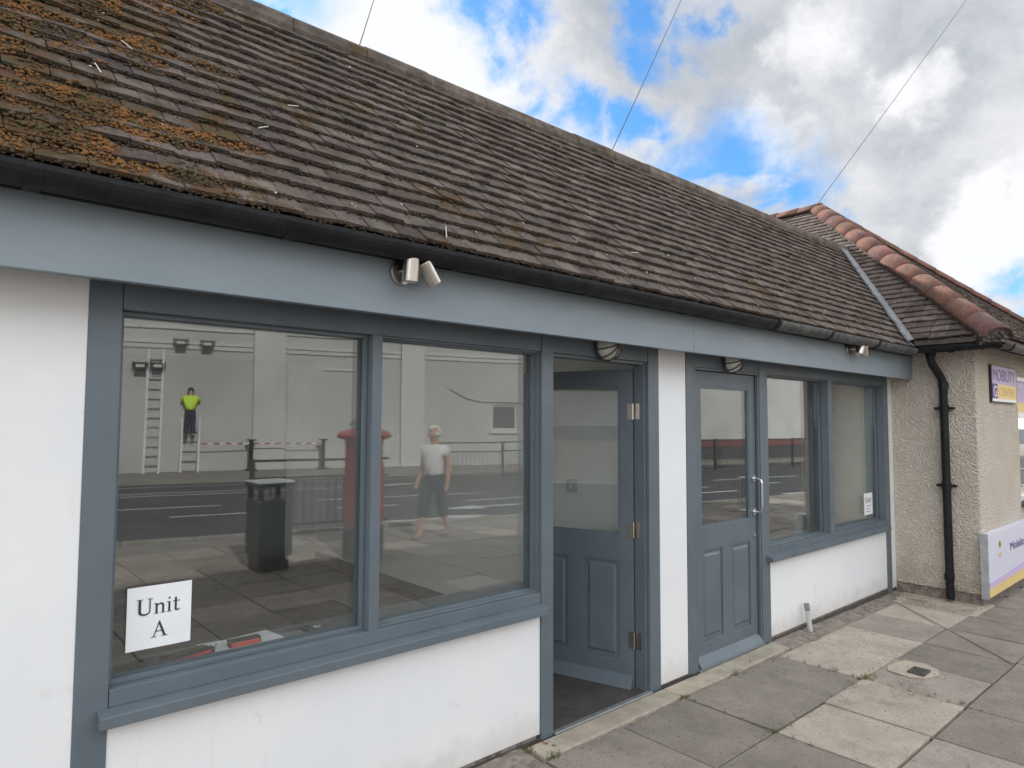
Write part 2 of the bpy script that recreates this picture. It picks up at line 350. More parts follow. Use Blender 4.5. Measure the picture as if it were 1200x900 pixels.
# ================================================================== LARGE STRUCTURE
# ---------------------------------------------------------------- shop unit building
shop = thing('shop_building', (4, 0, 0), 'low white shop unit with grey-blue timber shopfront and mossy tiled roof', 'building')
XR = 7.335
wl = MB()
wl.box(-4, .402, 0.004, .12, .02, 2.16)
wl.box(.497, 2.479, .006, .12, .03, .655)
wl.box(3.513, 3.812, .002, .12, .02, 2.16)
wl.box(4.898, 7.225, .006, .12, .03, .612)
wl.box(7.338, 7.56, .004, .12, .0, 2.16)
wl.build('wall', 'white', shop, bevel=.003)
pl = MB(); pl.box(-4, 2.46, .012, .1, -.12, .028); pl.box(3.52, 3.81, .010, .1, -.12, .018); pl.box(4.90, 7.56, .012, .1, -.12, .028)
pl.build('plinth', 'brick', shop)
# structure above the shopfront and the back of the building
st = MB(); st.box(-4, 7.56, .125, .26, 2.16, 2.62); st.box(-4, 7.56, 0.0, .124, 2.165, 2.30)
st.build('lintel', 'interior_white', shop)
ow = MB(); ow.box(-4.1, -3.95, .13, .8, 0, 2.5); ow.box(-4.1,-3.95,.8,5.2,0,.6); ow.box(-4.1,-3.95,.8,5.2,2.2,2.5); ow.box(-4.1,-3.95,5.2,5.6,0,2.5); ow.box(-.3, 7.6, 5.5, 5.65, 0, 2.5); ow.box(-3.95,-.3,5.5,5.65,0,.8); ow.box(-3.95,-.3,5.5,5.65,2.3,2.5); ow.box(-4.1, 7.44, 2.12, 5.65, 2.47, 2.55)  # unseen openings added in side and rear walls to let daylight into the room
ow.build('rear_wall', 'white', shop)
# interior rooms
MB().box(-3.94, 3.66, .262, 5.49, 2.36, 2.42).build('ceiling', 'ceiling', shop)
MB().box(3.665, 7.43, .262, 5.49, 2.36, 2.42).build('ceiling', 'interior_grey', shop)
MB().box(-4.0, 7.43, .0, 5.5, -.02, .012).build('floor', 'floor', shop)
MB().box(3.60, 3.70, .262, 5.3, .012, 2.36).box(3.32, 3.60, 5.05, 5.3, .012, 2.36).build('partition_wall', 'interior_white', shop)
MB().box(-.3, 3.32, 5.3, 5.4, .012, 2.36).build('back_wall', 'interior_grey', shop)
MB().box(3.585, 3.60, .262, 5.05, .012, .10).box(-.3, 3.32, 5.285, 5.3, .012, .12).build('skirting', 'interior_grey', shop)
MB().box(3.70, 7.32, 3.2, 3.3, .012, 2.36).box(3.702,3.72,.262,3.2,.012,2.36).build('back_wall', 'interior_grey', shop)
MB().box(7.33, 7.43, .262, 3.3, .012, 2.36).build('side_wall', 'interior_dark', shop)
MB().box(7.22, 7.329, .125, .62, .012, 2.16).build('interior_pier', 'interior_white', shop)
# window boards inside
MB().box(.40, 2.56, .111, .30, .735, .756).build('window_board', 'paint', shop, bevel=.002)
MB().box(4.90, 7.22, .10, .26, .675, .692).build('window_board', 'paint', shop, bevel=.002)

# ---- shopfront timber
def timber(name, boxes, parent=shop, bevel=.003, mat='paint'):
    m = MB()
    for b in boxes: m.box(*b)
    return m.build(name, mat, parent, bevel=bevel)
# Window A
winA = timber('window_frame', [(.402,.500,0,.11,-.1,2.14)])
winA.name = 'shop_window'
winA['label'] = 'wide two-pane shop window left of the open door'
def sub(name, boxes, parent, mat='paint', bevel=.002): return timber(name, boxes, parent, bevel, mat)
sub('mullion', [(1.464,1.512,.0,.11,.757,2.03)], winA)
sub('jamb', [(2.481,2.567,-.004,.11,.0,2.14)], winA)
sub('header', [(.502,2.479,.002,.11,2.03,2.14)], winA)
sub('bottom_rail', [(.502,2.479,.001,.11,.700,.757)], winA)
m = MB(); m.hexa([(.468,-.055,.652),(2.483,-.055,.652),(2.483,0,.652),(.468,0,.652),(.468,-.055,.690),(2.483,-.055,.690),(2.483,0,.702),(.468,0,.702)])
m.build('sill', 'paint', winA, bevel=.003)
bd = MB()
for a, b in ((.500,1.464),(1.512,2.481)):
    frame(bd, a+.001, b-.001, .758, 2.029, .045, .070, .014)
    frame(bd, a+.001, b-.001, .758, 2.029, .100, .109, .016)
frame(bd, 1.513, 2.480, .758, 2.029, .016, .045, .007)
bd.build('glazing_bead', 'paint', winA, bevel=.001)
MB().box(.502,1.463,.072,.094,.76,2.027).build('glass', 'glass', winA)
MB().box(1.514,2.479,.072,.094,.76,2.027).build('glass', 'glass', winA)
# Window B
winB = timber('shop_window', [(4.776,4.896,-.003,.11,-.02,2.14)])
winB['label'] = 'smaller two-pane shop window right of the closed door'
sub('mullion', [(5.966,6.05,.0,.11,.695,2.03)], winB)
sub('jamb', [(7.225,7.335,-.002,.11,-.03,2.14)], winB)
sub('header', [(4.898,7.223,.002,.11,2.03,2.14)], winB)
sub('bottom_rail', [(4.898,7.223,.001,.11,.645,.695)], winB)
m = MB(); m.hexa([(4.84,-.055,.604),(7.20,-.055,.604),(7.20,0,.604),(4.84,0,.604),(4.84,-.055,.638),(7.20,-.055,.638),(7.20,0,.650),(4.84,0,.650)])
m.build('sill', 'paint', winB, bevel=.003)
bd = MB()
for a, b in ((4.896,5.966),(6.05,7.225)):
    frame(bd, a+.001, b-.001, .696, 2.029, .065, .090, .014)
    frame(bd, a+.001, b-.001, .696, 2.029, .022, .060, .008)
bd.build('glazing_bead', 'paint', winB, bevel=.001)
MB().box(4.898,5.964,.092,.112,.70,2.027).build('glass', 'glass', winB)
MB().box(6.052,7.223,.092,.112,.70,2.027).build('glass', 'glass', winB)

# Doorway A (open, empty frame) and Doorway B
fa = timber('door_frame', [(3.405,3.512,-.003,.10,0,2.14),(2.569,3.403,.001,.10,2.03,2.14)])
sub('rebate', [(3.388,3.403,.02,.10,.0,2.03),(2.568,2.583,.03,.10,.0,2.03),(2.584,3.387,.02,.10,2.012,2.029)], fa)
fb = timber('door_frame', [(3.814,3.918,-.003,.10,0,2.14),(3.920,4.774,.001,.10,2.03,2.14)])
sub('rebate', [(4.758,4.775,.004,.026,.0,2.03),(3.919,3.934,.004,.026,.0,2.03),(3.935,4.757,.004,.026,2.013,2.029)], fb)

def door(W, pos, ang, label, handle, gm='glass2', H=1.99):
    """leaf in local coords: x 0..W from hinge side, y 0 front .. .044, built then rotated"""
    def T(mb):
        R = Matrix.Translation(Vector(pos)) @ Matrix.Rotation(ang, 4, 'Z')
        mb.v = [tuple(R @ Vector(q)) for q in mb.v]; return mb
    s = -1
    def B(mb, x0,x1,y0,y1,z0,z1): return mb.box(-x1,-x0,y0,y1,z0,z1)
    st_ = .088; topr = .105; gz0 = .935; midr = .15; bot = .16
    leaf = MB()
    B(leaf, 0, st_, 0, .044, .012, H); B(leaf, W-st_, W, 0, .044, .012, H)
    B(leaf, st_, W-st_, 0.0005, .0435, H-topr, H); B(leaf, st_, W-st_, 0.0005, .0435, gz0-midr, gz0)
    B(leaf, st_, W-st_, 0.0005, .0435, .012, bot); B(leaf, W/2-.052, W/2+.052, .001, .043, bot, gz0-midr)
    d = T(leaf).build('door', 'paint', shop, bevel=.0015); d['label'] = label
    pn = MB()
    for a, b in ((st_, W/2-.052), (W/2+.052, W-st_)):
        # raised and fielded panel
        for fy, sg in ((.012, 1), (.032, -1)):
            o_ = [(-b, fy, bot), (-a, fy, bot), (-a, fy, gz0-midr), (-b, fy, gz0-midr)]
            i_ = [(-b+.045, fy-sg*.009, bot+.05), (-a-.045, fy-sg*.009, bot+.05), (-a-.045, fy-sg*.009, gz0-midr-.05), (-b+.045, fy-sg*.009, gz0-midr-.05)]
            m1 = [(-b+.032, fy, bot+.036), (-a-.032, fy, bot+.036), (-a-.032, fy, gz0-midr-.036), (-b+.032, fy, gz0-midr-.036)]
            pn.add(o_+m1+i_, [(0,1,5,4),(1,2,6,5),(2,3,7,6),(3,0,4,7),(4,5,9,8),(5,6,10,9),(6,7,11,10),(7,4,8,11),(8,9,10,11)])
        mo = .012
        for y0, y1 in ((.002,.014),):
            B(pn, a, a+mo, y0, y1, bot, gz0-midr); B(pn, b-mo, b, y0, y1, bot, gz0-midr)
            B(pn, a+mo, b-mo, y0, y1, bot, bot+mo); B(pn, a+mo, b-mo, y0, y1, gz0-midr-mo, gz0-midr)
    T(pn).build('door_panel', 'paint', d, recalc=False)
    gb = MB()
    for y0, y1 in ((.004,.014),(.030,.040)):
        B(gb, st_, st_+.013, y0, y1, gz0, H-topr); B(gb, W-st_-.013, W-st_, y0, y1, gz0, H-topr)
        B(gb, st_+.013, W-st_-.013, y0, y1, gz0, gz0+.013); B(gb, st_+.013, W-st_-.013, y0, y1, H-topr-.013, H-topr)
    T(gb).build('glazing_bead', 'paint', d)
    g = MB(); B(g, st_+.001, W-st_-.001, .016, .028, gz0+.001, H-topr-.001); T(g).build('glass', gm, d)
    wb = MB(); wb.hexa([(-W+.004,-.052,.014),(-.004,-.052,.014),(-.004,-.001,.014),(-W+.004,-.001,.014),(-W+.004,-.046,.030),(-.004,-.046,.030),(-.004,-.001,.085),(-W+.004,-.001,.085)])
    T(wb).build('weather_bar', 'paint', d, bevel=.001)
    if handle:
        hx = -(W-.044)
        pts = [(hx, -.004, 1.235), (hx, -.045, 1.235), (hx, -.058, 1.228), (hx, -.066, 1.205), (hx, -.066, 1.02), (hx, -.058, .995), (hx, -.045, .988), (hx, -.004, .988)]
        h = MB(); h.ring(pts, .0095, 12)
        for z in (1.235, .988): h.ring([(hx,-.001,z),(hx,-.010,z)], .026, 20)
        T(h).build('pull_handle', 'chrome', d, smooth=False)
        k = MB(); k.ring([(hx,-.001,.815),(hx,-.006,.815)], .016, 16); k.box(hx-.003, hx+.003, -.008, -.005, .807, .823); T(k).build('keyhole', 'chrome', d)
    return d, T
# leaf A hinged on the right jamb, swung into the shop
angA = math.atan2(.955, -.30) - math.pi
dA, TA = door(.795, (3.375, .100, 0), angA, 'half-glazed door standing open into the shop', False)
for z in (.30, .98, 1.72):
    h = MB()
    h.box(-.034,-.004,-.0030,-.0002, z-.05, z+.05)
    h.ring([(.004,-.006,z-.05),(.004,-.006,z+.05)], .006, 10)
    TA(h); h.box(3.3835,3.3875,.052,.098,z-.05,z+.05)
    h.build('hinge', 'steel', dA)
# leaf B closed; handle near window side => hinge on the left, mirror
def doorB():
    global dB
    W = .822
    pos = (3.935+W, .028, 0)   # local x runs 0..-W ; hinge label irrelevant for the closed leaf
    return door(W, pos, 0.0, 'half-glazed grey-blue door shut beside the small window', False, 'glass', 2.009)
dB, TB = doorB()
hx = 4.715
h = MB(); pts = [(hx,.024,1.235),(hx,-.022,1.235),(hx,-.034,1.228),(hx,-.042,1.205),(hx,-.042,1.02),(hx,-.034,.995),(hx,-.022,.988),(hx,.024,.988)]
h.ring(pts, .0095, 12)
for z in (1.235,.988): h.ring([(hx,.027,z),(hx,.017,z)], .026, 20)
h.build('pull_handle', 'chrome', dB)
k = MB(); k.ring([(hx,.027,.815),(hx,.021,.815)], .016, 16); k.box(hx-.003,hx+.003,.019,.022,.807,.823); k.build('keyhole', 'chrome', dB)
# metal threshold strip under the open door
MB().box(2.569,3.404,-.02,.012,.006,.018).build('threshold_strip', 'alu', shop, bevel=.002)
MB().box(3.92,4.774,-.02,.02,.006,.016).build('threshold_strip', 'alu', shop, bevel=.002)

# ---- fascia, soffit
fs = MB(); fs.box(-4, 3.612, -.20, -.175, 2.09, 2.318); fs.box(3.6145, 7.44, -.20, -.175, 2.09, 2.318)
fs.build('fascia', 'fascia', shop, bevel=.002)
MB().box(-4, 7.44, -.172, -.002, 2.15, 2.165).box(-4,7.44,-.174,-.150,2.092,2.149).build('soffit', 'paint', shop)
MB().box(-4, 7.42, -.215, -.17, 2.3185, 2.40).build('eaves_board', 'black', shop)

# ---- main roof
TH = math.tan(rad(48.5)); YE, ZE = -.30, 2.40; YR = 1.0; ZR = ZE+TH*(YR-YE)
TN = .871; XE = 7.20; ZN = 2.455
def xval(z): return XE+(z-ZN)/TN
rb = MB()
rb.add([(-4,YE+.03,ZE-.03),(xval(ZE),YE+.03,ZE-.03),(xval(ZR),YR,ZR-.03),(-4,YR,ZR-.03),(-4,YR,ZR-.33),(xval(ZR),YR,ZR-.33),(xval(ZE),YE+.1,ZE-.06),(-4,YE+.1,ZE-.06)],
       [(0,1,2,3),(4,5,6,7),(0,7,6,1),(1,6,5,2),(2,5,4,3),(3,4,7,0)])
# rear slope as solid slab
for ra,rb_ in ((-4,9.4),):
    rb.add([(ra,YR,ZR-.03),(rb_,YR,ZR-.03),(rb_,2.15,ZR-.03-TH*1.15),(ra,2.15,ZR-.03-TH*1.15),(ra,YR,ZR-.12),(rb_,YR,ZR-.12),(rb_,2.1,ZR-.1-TH*1.12),(ra,2.1,ZR-.1-TH*1.12)],
       [(0,1,2,3),(7,6,5,4),(0,3,7,4),(1,5,6,2),(3,2,6,7),(0,4,5,1)])
rb.add([(-4,0.1,2.3),(-4,2.5,2.3),(-4,YR,ZR-.05),(-3.9,0.1,2.3),(-3.9,2.5,2.3),(-3.9,YR,ZR-.05)], [(0,1,2),(5,4,3),(0,3,4,1),(1,4,5,2),(2,5,3,0)])
roof = rb.build('roof', 'tile', shop)
def tiles(mb, org, u, v, n, rows, gauge, urange, wdt=.13, th=.016, seed=1, base=1.0, lf=.028):
    R = random.Random(seed); org, u, v, n = map(Vector, (org, u, v, n))
    for r in range(rows):
        a, b = urange(r*gauge); sag = 0
        x = a + (0 if r % 2 else -wdt/2)
        while x < b:
            x0, x1 = max(x, a), min(x+wdt-.004, b)
            if x1-x0 > .02:
                s0 = r*gauge + R.uniform(-.007,.007); s1 = s0+gauge*1.55; tw = R.uniform(-.003,.003)
                lift = lf+R.uniform(-.002,.005); rk = R.uniform(-.004,.004)
                def P(uu, vv, nn): return org+u*uu+v*vv+n*nn
                t = base*R.choice((.78,.88,.95,1,1,1.06,1.16,1.3)); tt = (t*R.uniform(.97,1.06), t*R.uniform(.97,1.03), t*R.uniform(.93,1.05))
                mb.hexa([P(x0,s0+tw,lift+rk-th),P(x1,s0-tw,lift-rk-th),P(x1,s1,-th),P(x0,s1,-th),
                         P(x0,s0+tw,lift+rk),P(x1,s0-tw,lift-rk),P(x1,s1,.002),P(x0,s1,.002)], tt)
            x += wdt
cth = 1/math.sqrt(1+TH*TH); sth = TH*cth
uv, vv, nv = Vector((1,0,0)), Vector((0,cth,sth)), Vector((0,-sth,cth))
RL = (YR-YE)/cth; G = .0995
tm = MB()
tiles(tm, Vector((0,YE,ZE))-vv*.045, uv, vv, nv, 20, G*1.02, lambda s: (-2.2, xval(ZE+(s-.045)*sth)-.04), seed=3)
tl = tm.build('roof_tiles', 'tile', roof, recalc=False)
# ridge
rg = MB(); x = -2.2; R = random.Random(5)
while x < xval(ZR)+.02:
    t = R.uniform(.85,1.25); z = ZR-.045+R.uniform(-.004,.004)
    rg.ring([(x,YR,z),(x+.452,YR,z)], .095, 12, True, (t,t,t*.95)); x += .457
ro = rg.build('ridge_tiles', 'tile', roof, smooth=False)
mo = MB(); mo.hexa([(-2.2,YR-.12,ZR-.12),(8.8,YR-.12,ZR-.12),(8.8,YR,ZR-.1),(-2.2,YR,ZR-.1),(-2.2,YR-.10,ZR-.085),(8.8,YR-.10,ZR-.085),(8.8,YR,ZR-.01),(-2.2,YR,ZR-.01)])
mo.build('ridge_mortar', 'mortar', roof)
# moss: many small cushions
import numpy as np
rng = np.random.default_rng(4)
ico_v = []; 
phi = (1+5**.5)/2
for a in (-1,1):
    for b in (-phi,phi): ico_v += [(0,a,b),(a,b,0),(b,0,a)]
ico_v = np.array(ico_v, float); ico_v /= np.linalg.norm(ico_v[0])
def hull_faces():
    F=[]
    L=min(np.linalg.norm(ico_v[0]-ico_v[i]) for i in range(1,12))
    for i in range(12):
        for j in range(i+1,12):
            for k in range(j+1,12):
                if all(abs(np.linalg.norm(ico_v[p]-ico_v[q])-L)<.01 for p,q in ((i,j),(j,k),(i,k))):
                    nn=np.cross(ico_v[j]-ico_v[i],ico_v[k]-ico_v[i])
                    F.append((i,j,k) if nn@ico_v[i]>0 else (i,k,j))
    return np.array(F)
ico_f = hull_faces()
def blobs(name, C, Rr, mat, parent, flat=.5, normal=None, kind=None):
    C = np.array(C); n = len(C); nrm = np.array(normal if normal is not None else (0,0,1.))
    V = ico_v[None]*(1+rng.uniform(-.35,.35,(n,12,1)))
    d = (V@nrm)[...,None]*nrm; V = V-d*(1-flat)
    V = V*np.array(Rr)[:,None,None]+C[:,None]
    F = (ico_f[None]+np.arange(n)[:,None,None]*12).reshape(-1,3)
    me = bpy.data.meshes.new(name); me.from_pydata(V.reshape(-1,3).tolist(), [], F.tolist()); me.update()
    for p in me.polygons: p.use_smooth = True
    o = bpy.data.objects.new(name, me); col.objects.link(o); me.materials.append(MT[mat])
    if parent is not None: setpar(o, parent)
    if kind: o['kind'] = kind
    return o
def rp(x, s, h):
    h = h+.005
    s = s*1.02-.045
    return np.array([x, YE+s*cth-h*sth, ZE+s*sth+h*cth])
C1=[];R1=[]
# thick clusters at the left
cl = []
for _ in range(420):
    x = rng.uniform(-.6,1.25); s = rng.uniform(0,RL)
    if rng.uniform() < np.clip(1.0-(x-.3)/.75,0,1)*(.35+.65*s/RL if x>.6 else 1): cl.append((x,s,rng.uniform(.03,.10)))
for x,s,r in cl:
    for _ in range(int(75*(r/.06)**2)):
        a=rng.uniform(0,6.28); q=r*np.sqrt(rng.uniform()); xx=x+q*np.cos(a)*1.5; ss=s+q*np.sin(a)*.8
        if 0<ss<RL: C1.append(rp(xx,ss,.014+.016*max(0,1-q/r))); R1.append(rng.uniform(.0025,.0085))
# course-edge cushions everywhere
C2=[];R2=[]
for r in range(0,20):
    dens = 190 if r<8 else 110
    for _ in range(int(dens*9.4)):
        x = rng.uniform(-1.2,8.2)
        if x>xval(ZE+r*G*sth)-.08: continue
        s = r*G+rng.normal(0,.006)-.006
        (C2).append(rp(x,s,.006+rng.uniform(0,.014))); R2.append(rng.uniform(.0018,.0058)*(1.35 if x<2.2 else 1))
for _ in range(7000):
    x = rng.uniform(-.8,3.6)**1; s=rng.uniform(0,RL); k=round(x/.065)*.065
    if rng.uniform()<.6: x=k+rng.normal(0,.006)
    C2.append(rp(x,s,.014)); R2.append(rng.uniform(.002,.005))
nvt=(0,-sth,cth)
blobs('moss', C1, R1, 'moss', roof, .55, nvt, 'stuff')
blobs('moss', C2, R2, 'mossdark', roof, .6, nvt, 'stuff')
# pale twigs, feathers and droppings on the tiles
C3=[];R3=[]
for _ in range(90):
    x=rng.uniform(0,6.5); s=rng.uniform(.02,RL); C3.append(rp(x,s,.020)); R3.append(rng.uniform(.0025,.007))
blobs('bird_droppings', C3, R3, 'feather', roof, .25, nvt, 'stuff')
for x,s,l,a in ((1.62,.045,.09,1.2),(.95,.55,.05,.5),(1.15,.85,.05,.2),(3.1,.35,.07,.1),(.42,.62,.05,1.9),(.55,.9,.05,2.4)):
    p0=Vector(rp(x,s,.024)); p1=Vector(rp(x+l*math.cos(a),s+l*math.sin(a),.03)); tw = MB(); tw.ring([p0,p1],.0019,6); tw.build('twig', 'feather', roof)

# valley flashing
vf = MB(); a = Vector((xval(ZE)-.02,YE-.02,ZE+.012)); b = Vector((xval(ZR)+.0,YR,ZR+.03))
offs = Vector((-.21,0,0)); nrm = nv*.03; segs = 14; R = random.Random(8)
prev=None
for i in range(segs+1):
    p = a.lerp(b, i/segs); o_ = offs*(1+R.uniform(-.15,.1)); row=[p+o_*.9+nv*.012, p+o_*.9+nrm, p+Vector((.03,0,.05)), p+Vector((.05,0,-.02))]
    if prev: vf.add(prev+row,[(0,1,5,4),(1,2,6,5),(2,3,7,6),(3,0,4,7)])
    prev=row
vf.build('valley_flashing', 'lead', roof, smooth=False)

# main gutter: half-round channel
def gutter(mb, p0, p1, out, r=.055, n=12, th=.004):
    p0, p1, out = Vector(p0), Vector(p1), Vector(out); up_ = Vector((0,0,1)); d=(p1-p0)
    prof=[]
    for j in range(n+1):
        a=math.pi*j/n; prof.append(out*(math.cos(a)*r)+up_*(-math.sin(a)*r*.95))
    inn=[q*(1-th/r) for q in prof][::-1]
    pr=prof+inn; k=len(pr)
    vs=[p0+q for q in pr]+[p1+q for q in pr]
    mb.add(vs,[(i,(i+1)%k,(i+1)%k+k,i+k) for i in range(k)]+[tuple(range(k)),tuple(reversed(range(k,2*k)))])
gy=-.285
gut = MB(); gutter(gut, (-4,gy,2.365),(4.42,gy-.012,2.358),(0,-1,0),.062)
gu = gut.build('gutter', 'gutter', shop)
g2 = MB()
for a,b in ((4.424,5.25),(5.256,6.18),(6.186,7.13)): gutter(g2,(a,gy-.012,2.362),(b,gy-.016,2.366),(0,-1,0),.064)
g2.build('weathered_gutter', 'gutter_old', gu)
for x in (.205,.955,1.69,2.52,3.40):
    br = MB(); gutter(br,(x-.022,gy,2.362),(x+.022,gy,2.362),(0,-1,0),.070,th=.008); br.build('gutter_bracket', 'gutter', gu, bevel=.0015)
for x in (4.42,5.253,6.183):
    br = MB(); gutter(br,(x-.02,gy-.014,2.362),(x+.02,gy-.014,2.362),(0,-1,0),.071,th=.008); br.build('gutter_bracket', 'gutter', gu, bevel=.0015)

# ---------------------------------------------------------------- neighbour building
nb = thing('neighbour_building', (9, -.5, 0), 'beige roughcast shop with red hip tiles projecting beside the white unit', 'building')
NY=-.735; NX=7.45; NXR=12.45
nw = MB()
nw.box(NX, NX+.2, NY, 6, .06, 2.55)
nw.box(NX+.2, 9.0, NY, NY+.2, .06, 2.55); nw.box(9.0, 11.2, NY, NY+.2, .06, .80); nw.box(9.0, 11.2, NY, NY+.2, 2.19, 2.55); nw.box(11.2, NXR, NY, NY+.2, .06, 2.55)
nw.box(NXR-.2, NXR, NY+.2, 6, .06, 2.55); nw.box(NX+.2, NXR-.2, 5.8, 6, .06, 2.55)
nw.build('wall', 'roughcast', nb, bevel=.012)
npl = MB(); npl.box(NX+.012, NXR, NY+.012, 6, -.1, .058); npl.build('plinth', 'brick', nb, bevel=.01)
MB().box(NX+.2, NXR-.2, NY+.2, 5.8, 2.40, 2.44).build('ceiling', 'interior_grey', nb)
MB().box(NX+.2, NXR-.2, NY+.2, 5.8, .0, .03).build('floor', 'floor', nb)
MB().box(NX+.205, NXR-.2, 2.2, 2.3, .03, 2.40).build('interior_wall', 'interior_dark', nb)
wf = MB(); frame(wf, 9.0, 11.2, .80, 2.19, NY+.04, NY+.11, .055); wf.box(9.055,11.145,NY+.045,NY+.105,1.72,1.78); wf.box(10.08,10.13,NY+.045,NY+.105,.855,1.72)
nwin = wf.build('window', 'upvc', nb, bevel=.003)
MB().box(9.055,11.145,NY+.065,NY+.085,.855,1.72).build('glass','glass',nwin)
MB().box(9.055,11.145,NY+.065,NY+.085,1.78,1.90).build('window_vinyl','yellow',nwin)
MB().box(9.055,11.145,NY+.065,NY+.085,1.90,2.06).build('window_vinyl','lilac',nwin)
MB().box(9.055,11.145,NY+.065,NY+.085,2.06,2.135).build('window_vinyl','palelilac',nwin)
MB().box(8.97,11.23,NY-.05,NY+.04,.755,.80).build('window_sill','slate',nwin,bevel=.006)
# roof
K0=Vector((XE,-.95,ZN)); KR=Vector((XE+5.5,-.95,ZN)); AP=Vector((XE+2.75,1.80,ZN+TN*2.75)); APB=Vector((XE+2.75,7,ZN+TN*2.75)); KB=Vector((XE,7,ZN)); KRB=Vector((XE+5.5,7,ZN))
nr=MB(); dn=Vector((0,0,-.05)); P=[K0,KR,AP,APB,KB,KRB]
vs=[p+Vector((0,0,-.012)) for p in P]+[p+dn for p in P]
nr.add(vs,[(0,1,2),(1,5,3,2),(0,2,3,4),(5,4,3),(6,10,11,7),(0,4,10,6),(0,6,7,1),(1,7,11,5),(4,5,11,10)])
nroof=nr.build('roof','tile2',nb)
cn=1/math.sqrt(1+TN*TN); sn=TN*cn; NL=2.75/cn
t2=MB()
tiles(t2,(XE,0,ZN),(0,1,0),(cn,0,sn),(-sn,0,cn),int(NL/.1)+1,.1,lambda s:(-.95+s*cn,5.0),seed=11,base=1.05,lf=.026,wdt=.15)
# correct hand: u=+y with normal facing -x
tiles(t2,(0,-.95,ZN),(1,0,0),(0,cn,sn),(0,-sn,cn),int(NL/.1)+1,.1,lambda s:(XE+s*cn,XE+5.5-s*cn),seed=12,base=1.05,lf=.026,wdt=.15)
t2.build('roof_tiles','tile2',nroof,recalc=True)
def hips(name, p0, p1, r, step, seed, taper=.99, mat='terracotta'):
    mb=MB(); R=random.Random(seed); p0,p1=Vector(p0),Vector(p1); d=(p1-p0); L=d.length; d.normalize(); s=0
    side=d.cross(Vector((0,0,1))).normalized(); nn=side.cross(d)
    while s<L:
        a=p0+d*s+nn*(.003+R.uniform(-.003,.003)); b=p0+d*min(s+step*1.12,L+.03)-nn*.004
        t=R.choice((.82,.9,.96,1,1.08)); tc=(t,t*R.uniform(.93,1.03),t*R.uniform(.93,1.05)); n=14
        vs=[]
        for q,rr in ((a,r),(a,r-.018),(b,r*taper),(b,r*taper-.018)):
            for j in range(n+1):
                an=math.pi*(.02+.96*j/n); vs.append(q+side*math.cos(an)*rr+nn*(math.sin(an)*rr*.86-.03))
        k=n+1; fs=[]
        for j in range(n):
            fs+= [(j,j+1,2*k+j+1,2*k+j),(k+j,3*k+j,3*k+j+1,k+j+1),(j,k+j,k+j+1,j+1),(2*k+j,2*k+j+1,3*k+j+1,3*k+j)]
        fs+=[(0,2*k,3*k,k),(n,k+n,3*k+n,2*k+n)]
        mb.add(vs,fs,tc); s+=step
    o=mb.build(name,mat,nroof,smooth=True,recalc=True)
    return o
hips('hip_tiles',K0+Vector((-.05,-.05,-.02)),AP,.136,.36,3)
hips('hip_tiles',KR,AP,.13,.30,4)
hips('ridge_tiles',AP+Vector((0,-.05,.0)),APB,.13,.33,5)
mm=MB(); mm.ring([K0+Vector((-.02,-.02,-.03)),AP+Vector((0,0,-.05))],.12,8); mm.ring([KR+Vector((0,0,-.03)),AP+Vector((0,0,-.05))],.10,8); mm.build('hip_mortar','mortar',nroof)
Cb=[];Rb=[]
for _ in range(900):
    q=rng.normal(0,1,3)*np.array([.05,.05,.04]); Cb.append(np.array(K0)+np.array([.04,.04,-.03])+q*np.array([1,1,.8])); Rb.append(rng.uniform(.006,.018))
blobs('hip_end_mortar',Cb,Rb,'mortar',nroof,.8,kind=None)
# eaves: soffit, gutters, downpipe
MB().box(XE+.03,XE+.3,-.92,5,2.40,2.425).box(XE+.3,XE+5.4,-.92,NY+.05,2.40,2.425).build('soffit','black',nb)
MB().box(XE+.03,XE+.05,-.92,-.19,2.33,2.398).box(XE+.03,XE+5.4,-.935,-.915,2.33,2.398).build('eaves_board','black',nb)
ng=MB(); ng.box(7.19,7.27,-.45,-.39,2.325,2.352); gutter(ng,(XE-.03,-.24,2.375),(XE-.03,-1.02,2.375),(-1,0,0),.055); ng.box(XE-.1,XE+.03,-.26,-.235,2.31,2.38)
gutter(ng,(XE-.07,-1.0,2.375),(XE+.22,-1.0,2.375),(0,-1,0),.055)
ngo=ng.build('gutter','gutter',nb)
n3_=MB(); gutter(n3_,(XE+.222,-1.0,2.377),(XE+5.5,-1.0,2.38),(0,-1,0),.056); n3_.build('weathered_gutter','gutter_old',ngo)
n4=MB(); gutter(n4,(XE+.2,-1.0,2.373),(XE+.245,-1.0,2.373),(0,-1,0),.064,th=.01); n4.build('gutter_bracket','gutter',ngo); n4=MB(); gutter(n4,(XE-.03,-.60,2.373),(XE-.03,-.64,2.373),(-1,0,0),.064,th=.01); n4.build('gutter_bracket','gutter',ngo)
dp=MB(); px_=7.395
dp.ring([(7.265,-.42,2.335),(7.265,-.42,2.27),(7.28,-.425,2.225),(7.37,-.462,2.115),(px_,-.478,2.06),(px_,-.48,1.98),(px_,-.485,-.01)],.036,16)
for z in (2.02,1.80,1.06,.20): dp.ring([(px_,-.482,z-.03),(px_,-.482,z+.03)],.043,16)
for z in (1.80,1.06): dp.box(px_-.01,px_+.05,-.56,-.40,z-.012,z+.012)
dp.ring([(7.265,-.42,2.36),(7.265,-.42,2.29)],[.05,.043],16)
dp.build('downpipe','gutter',nb)

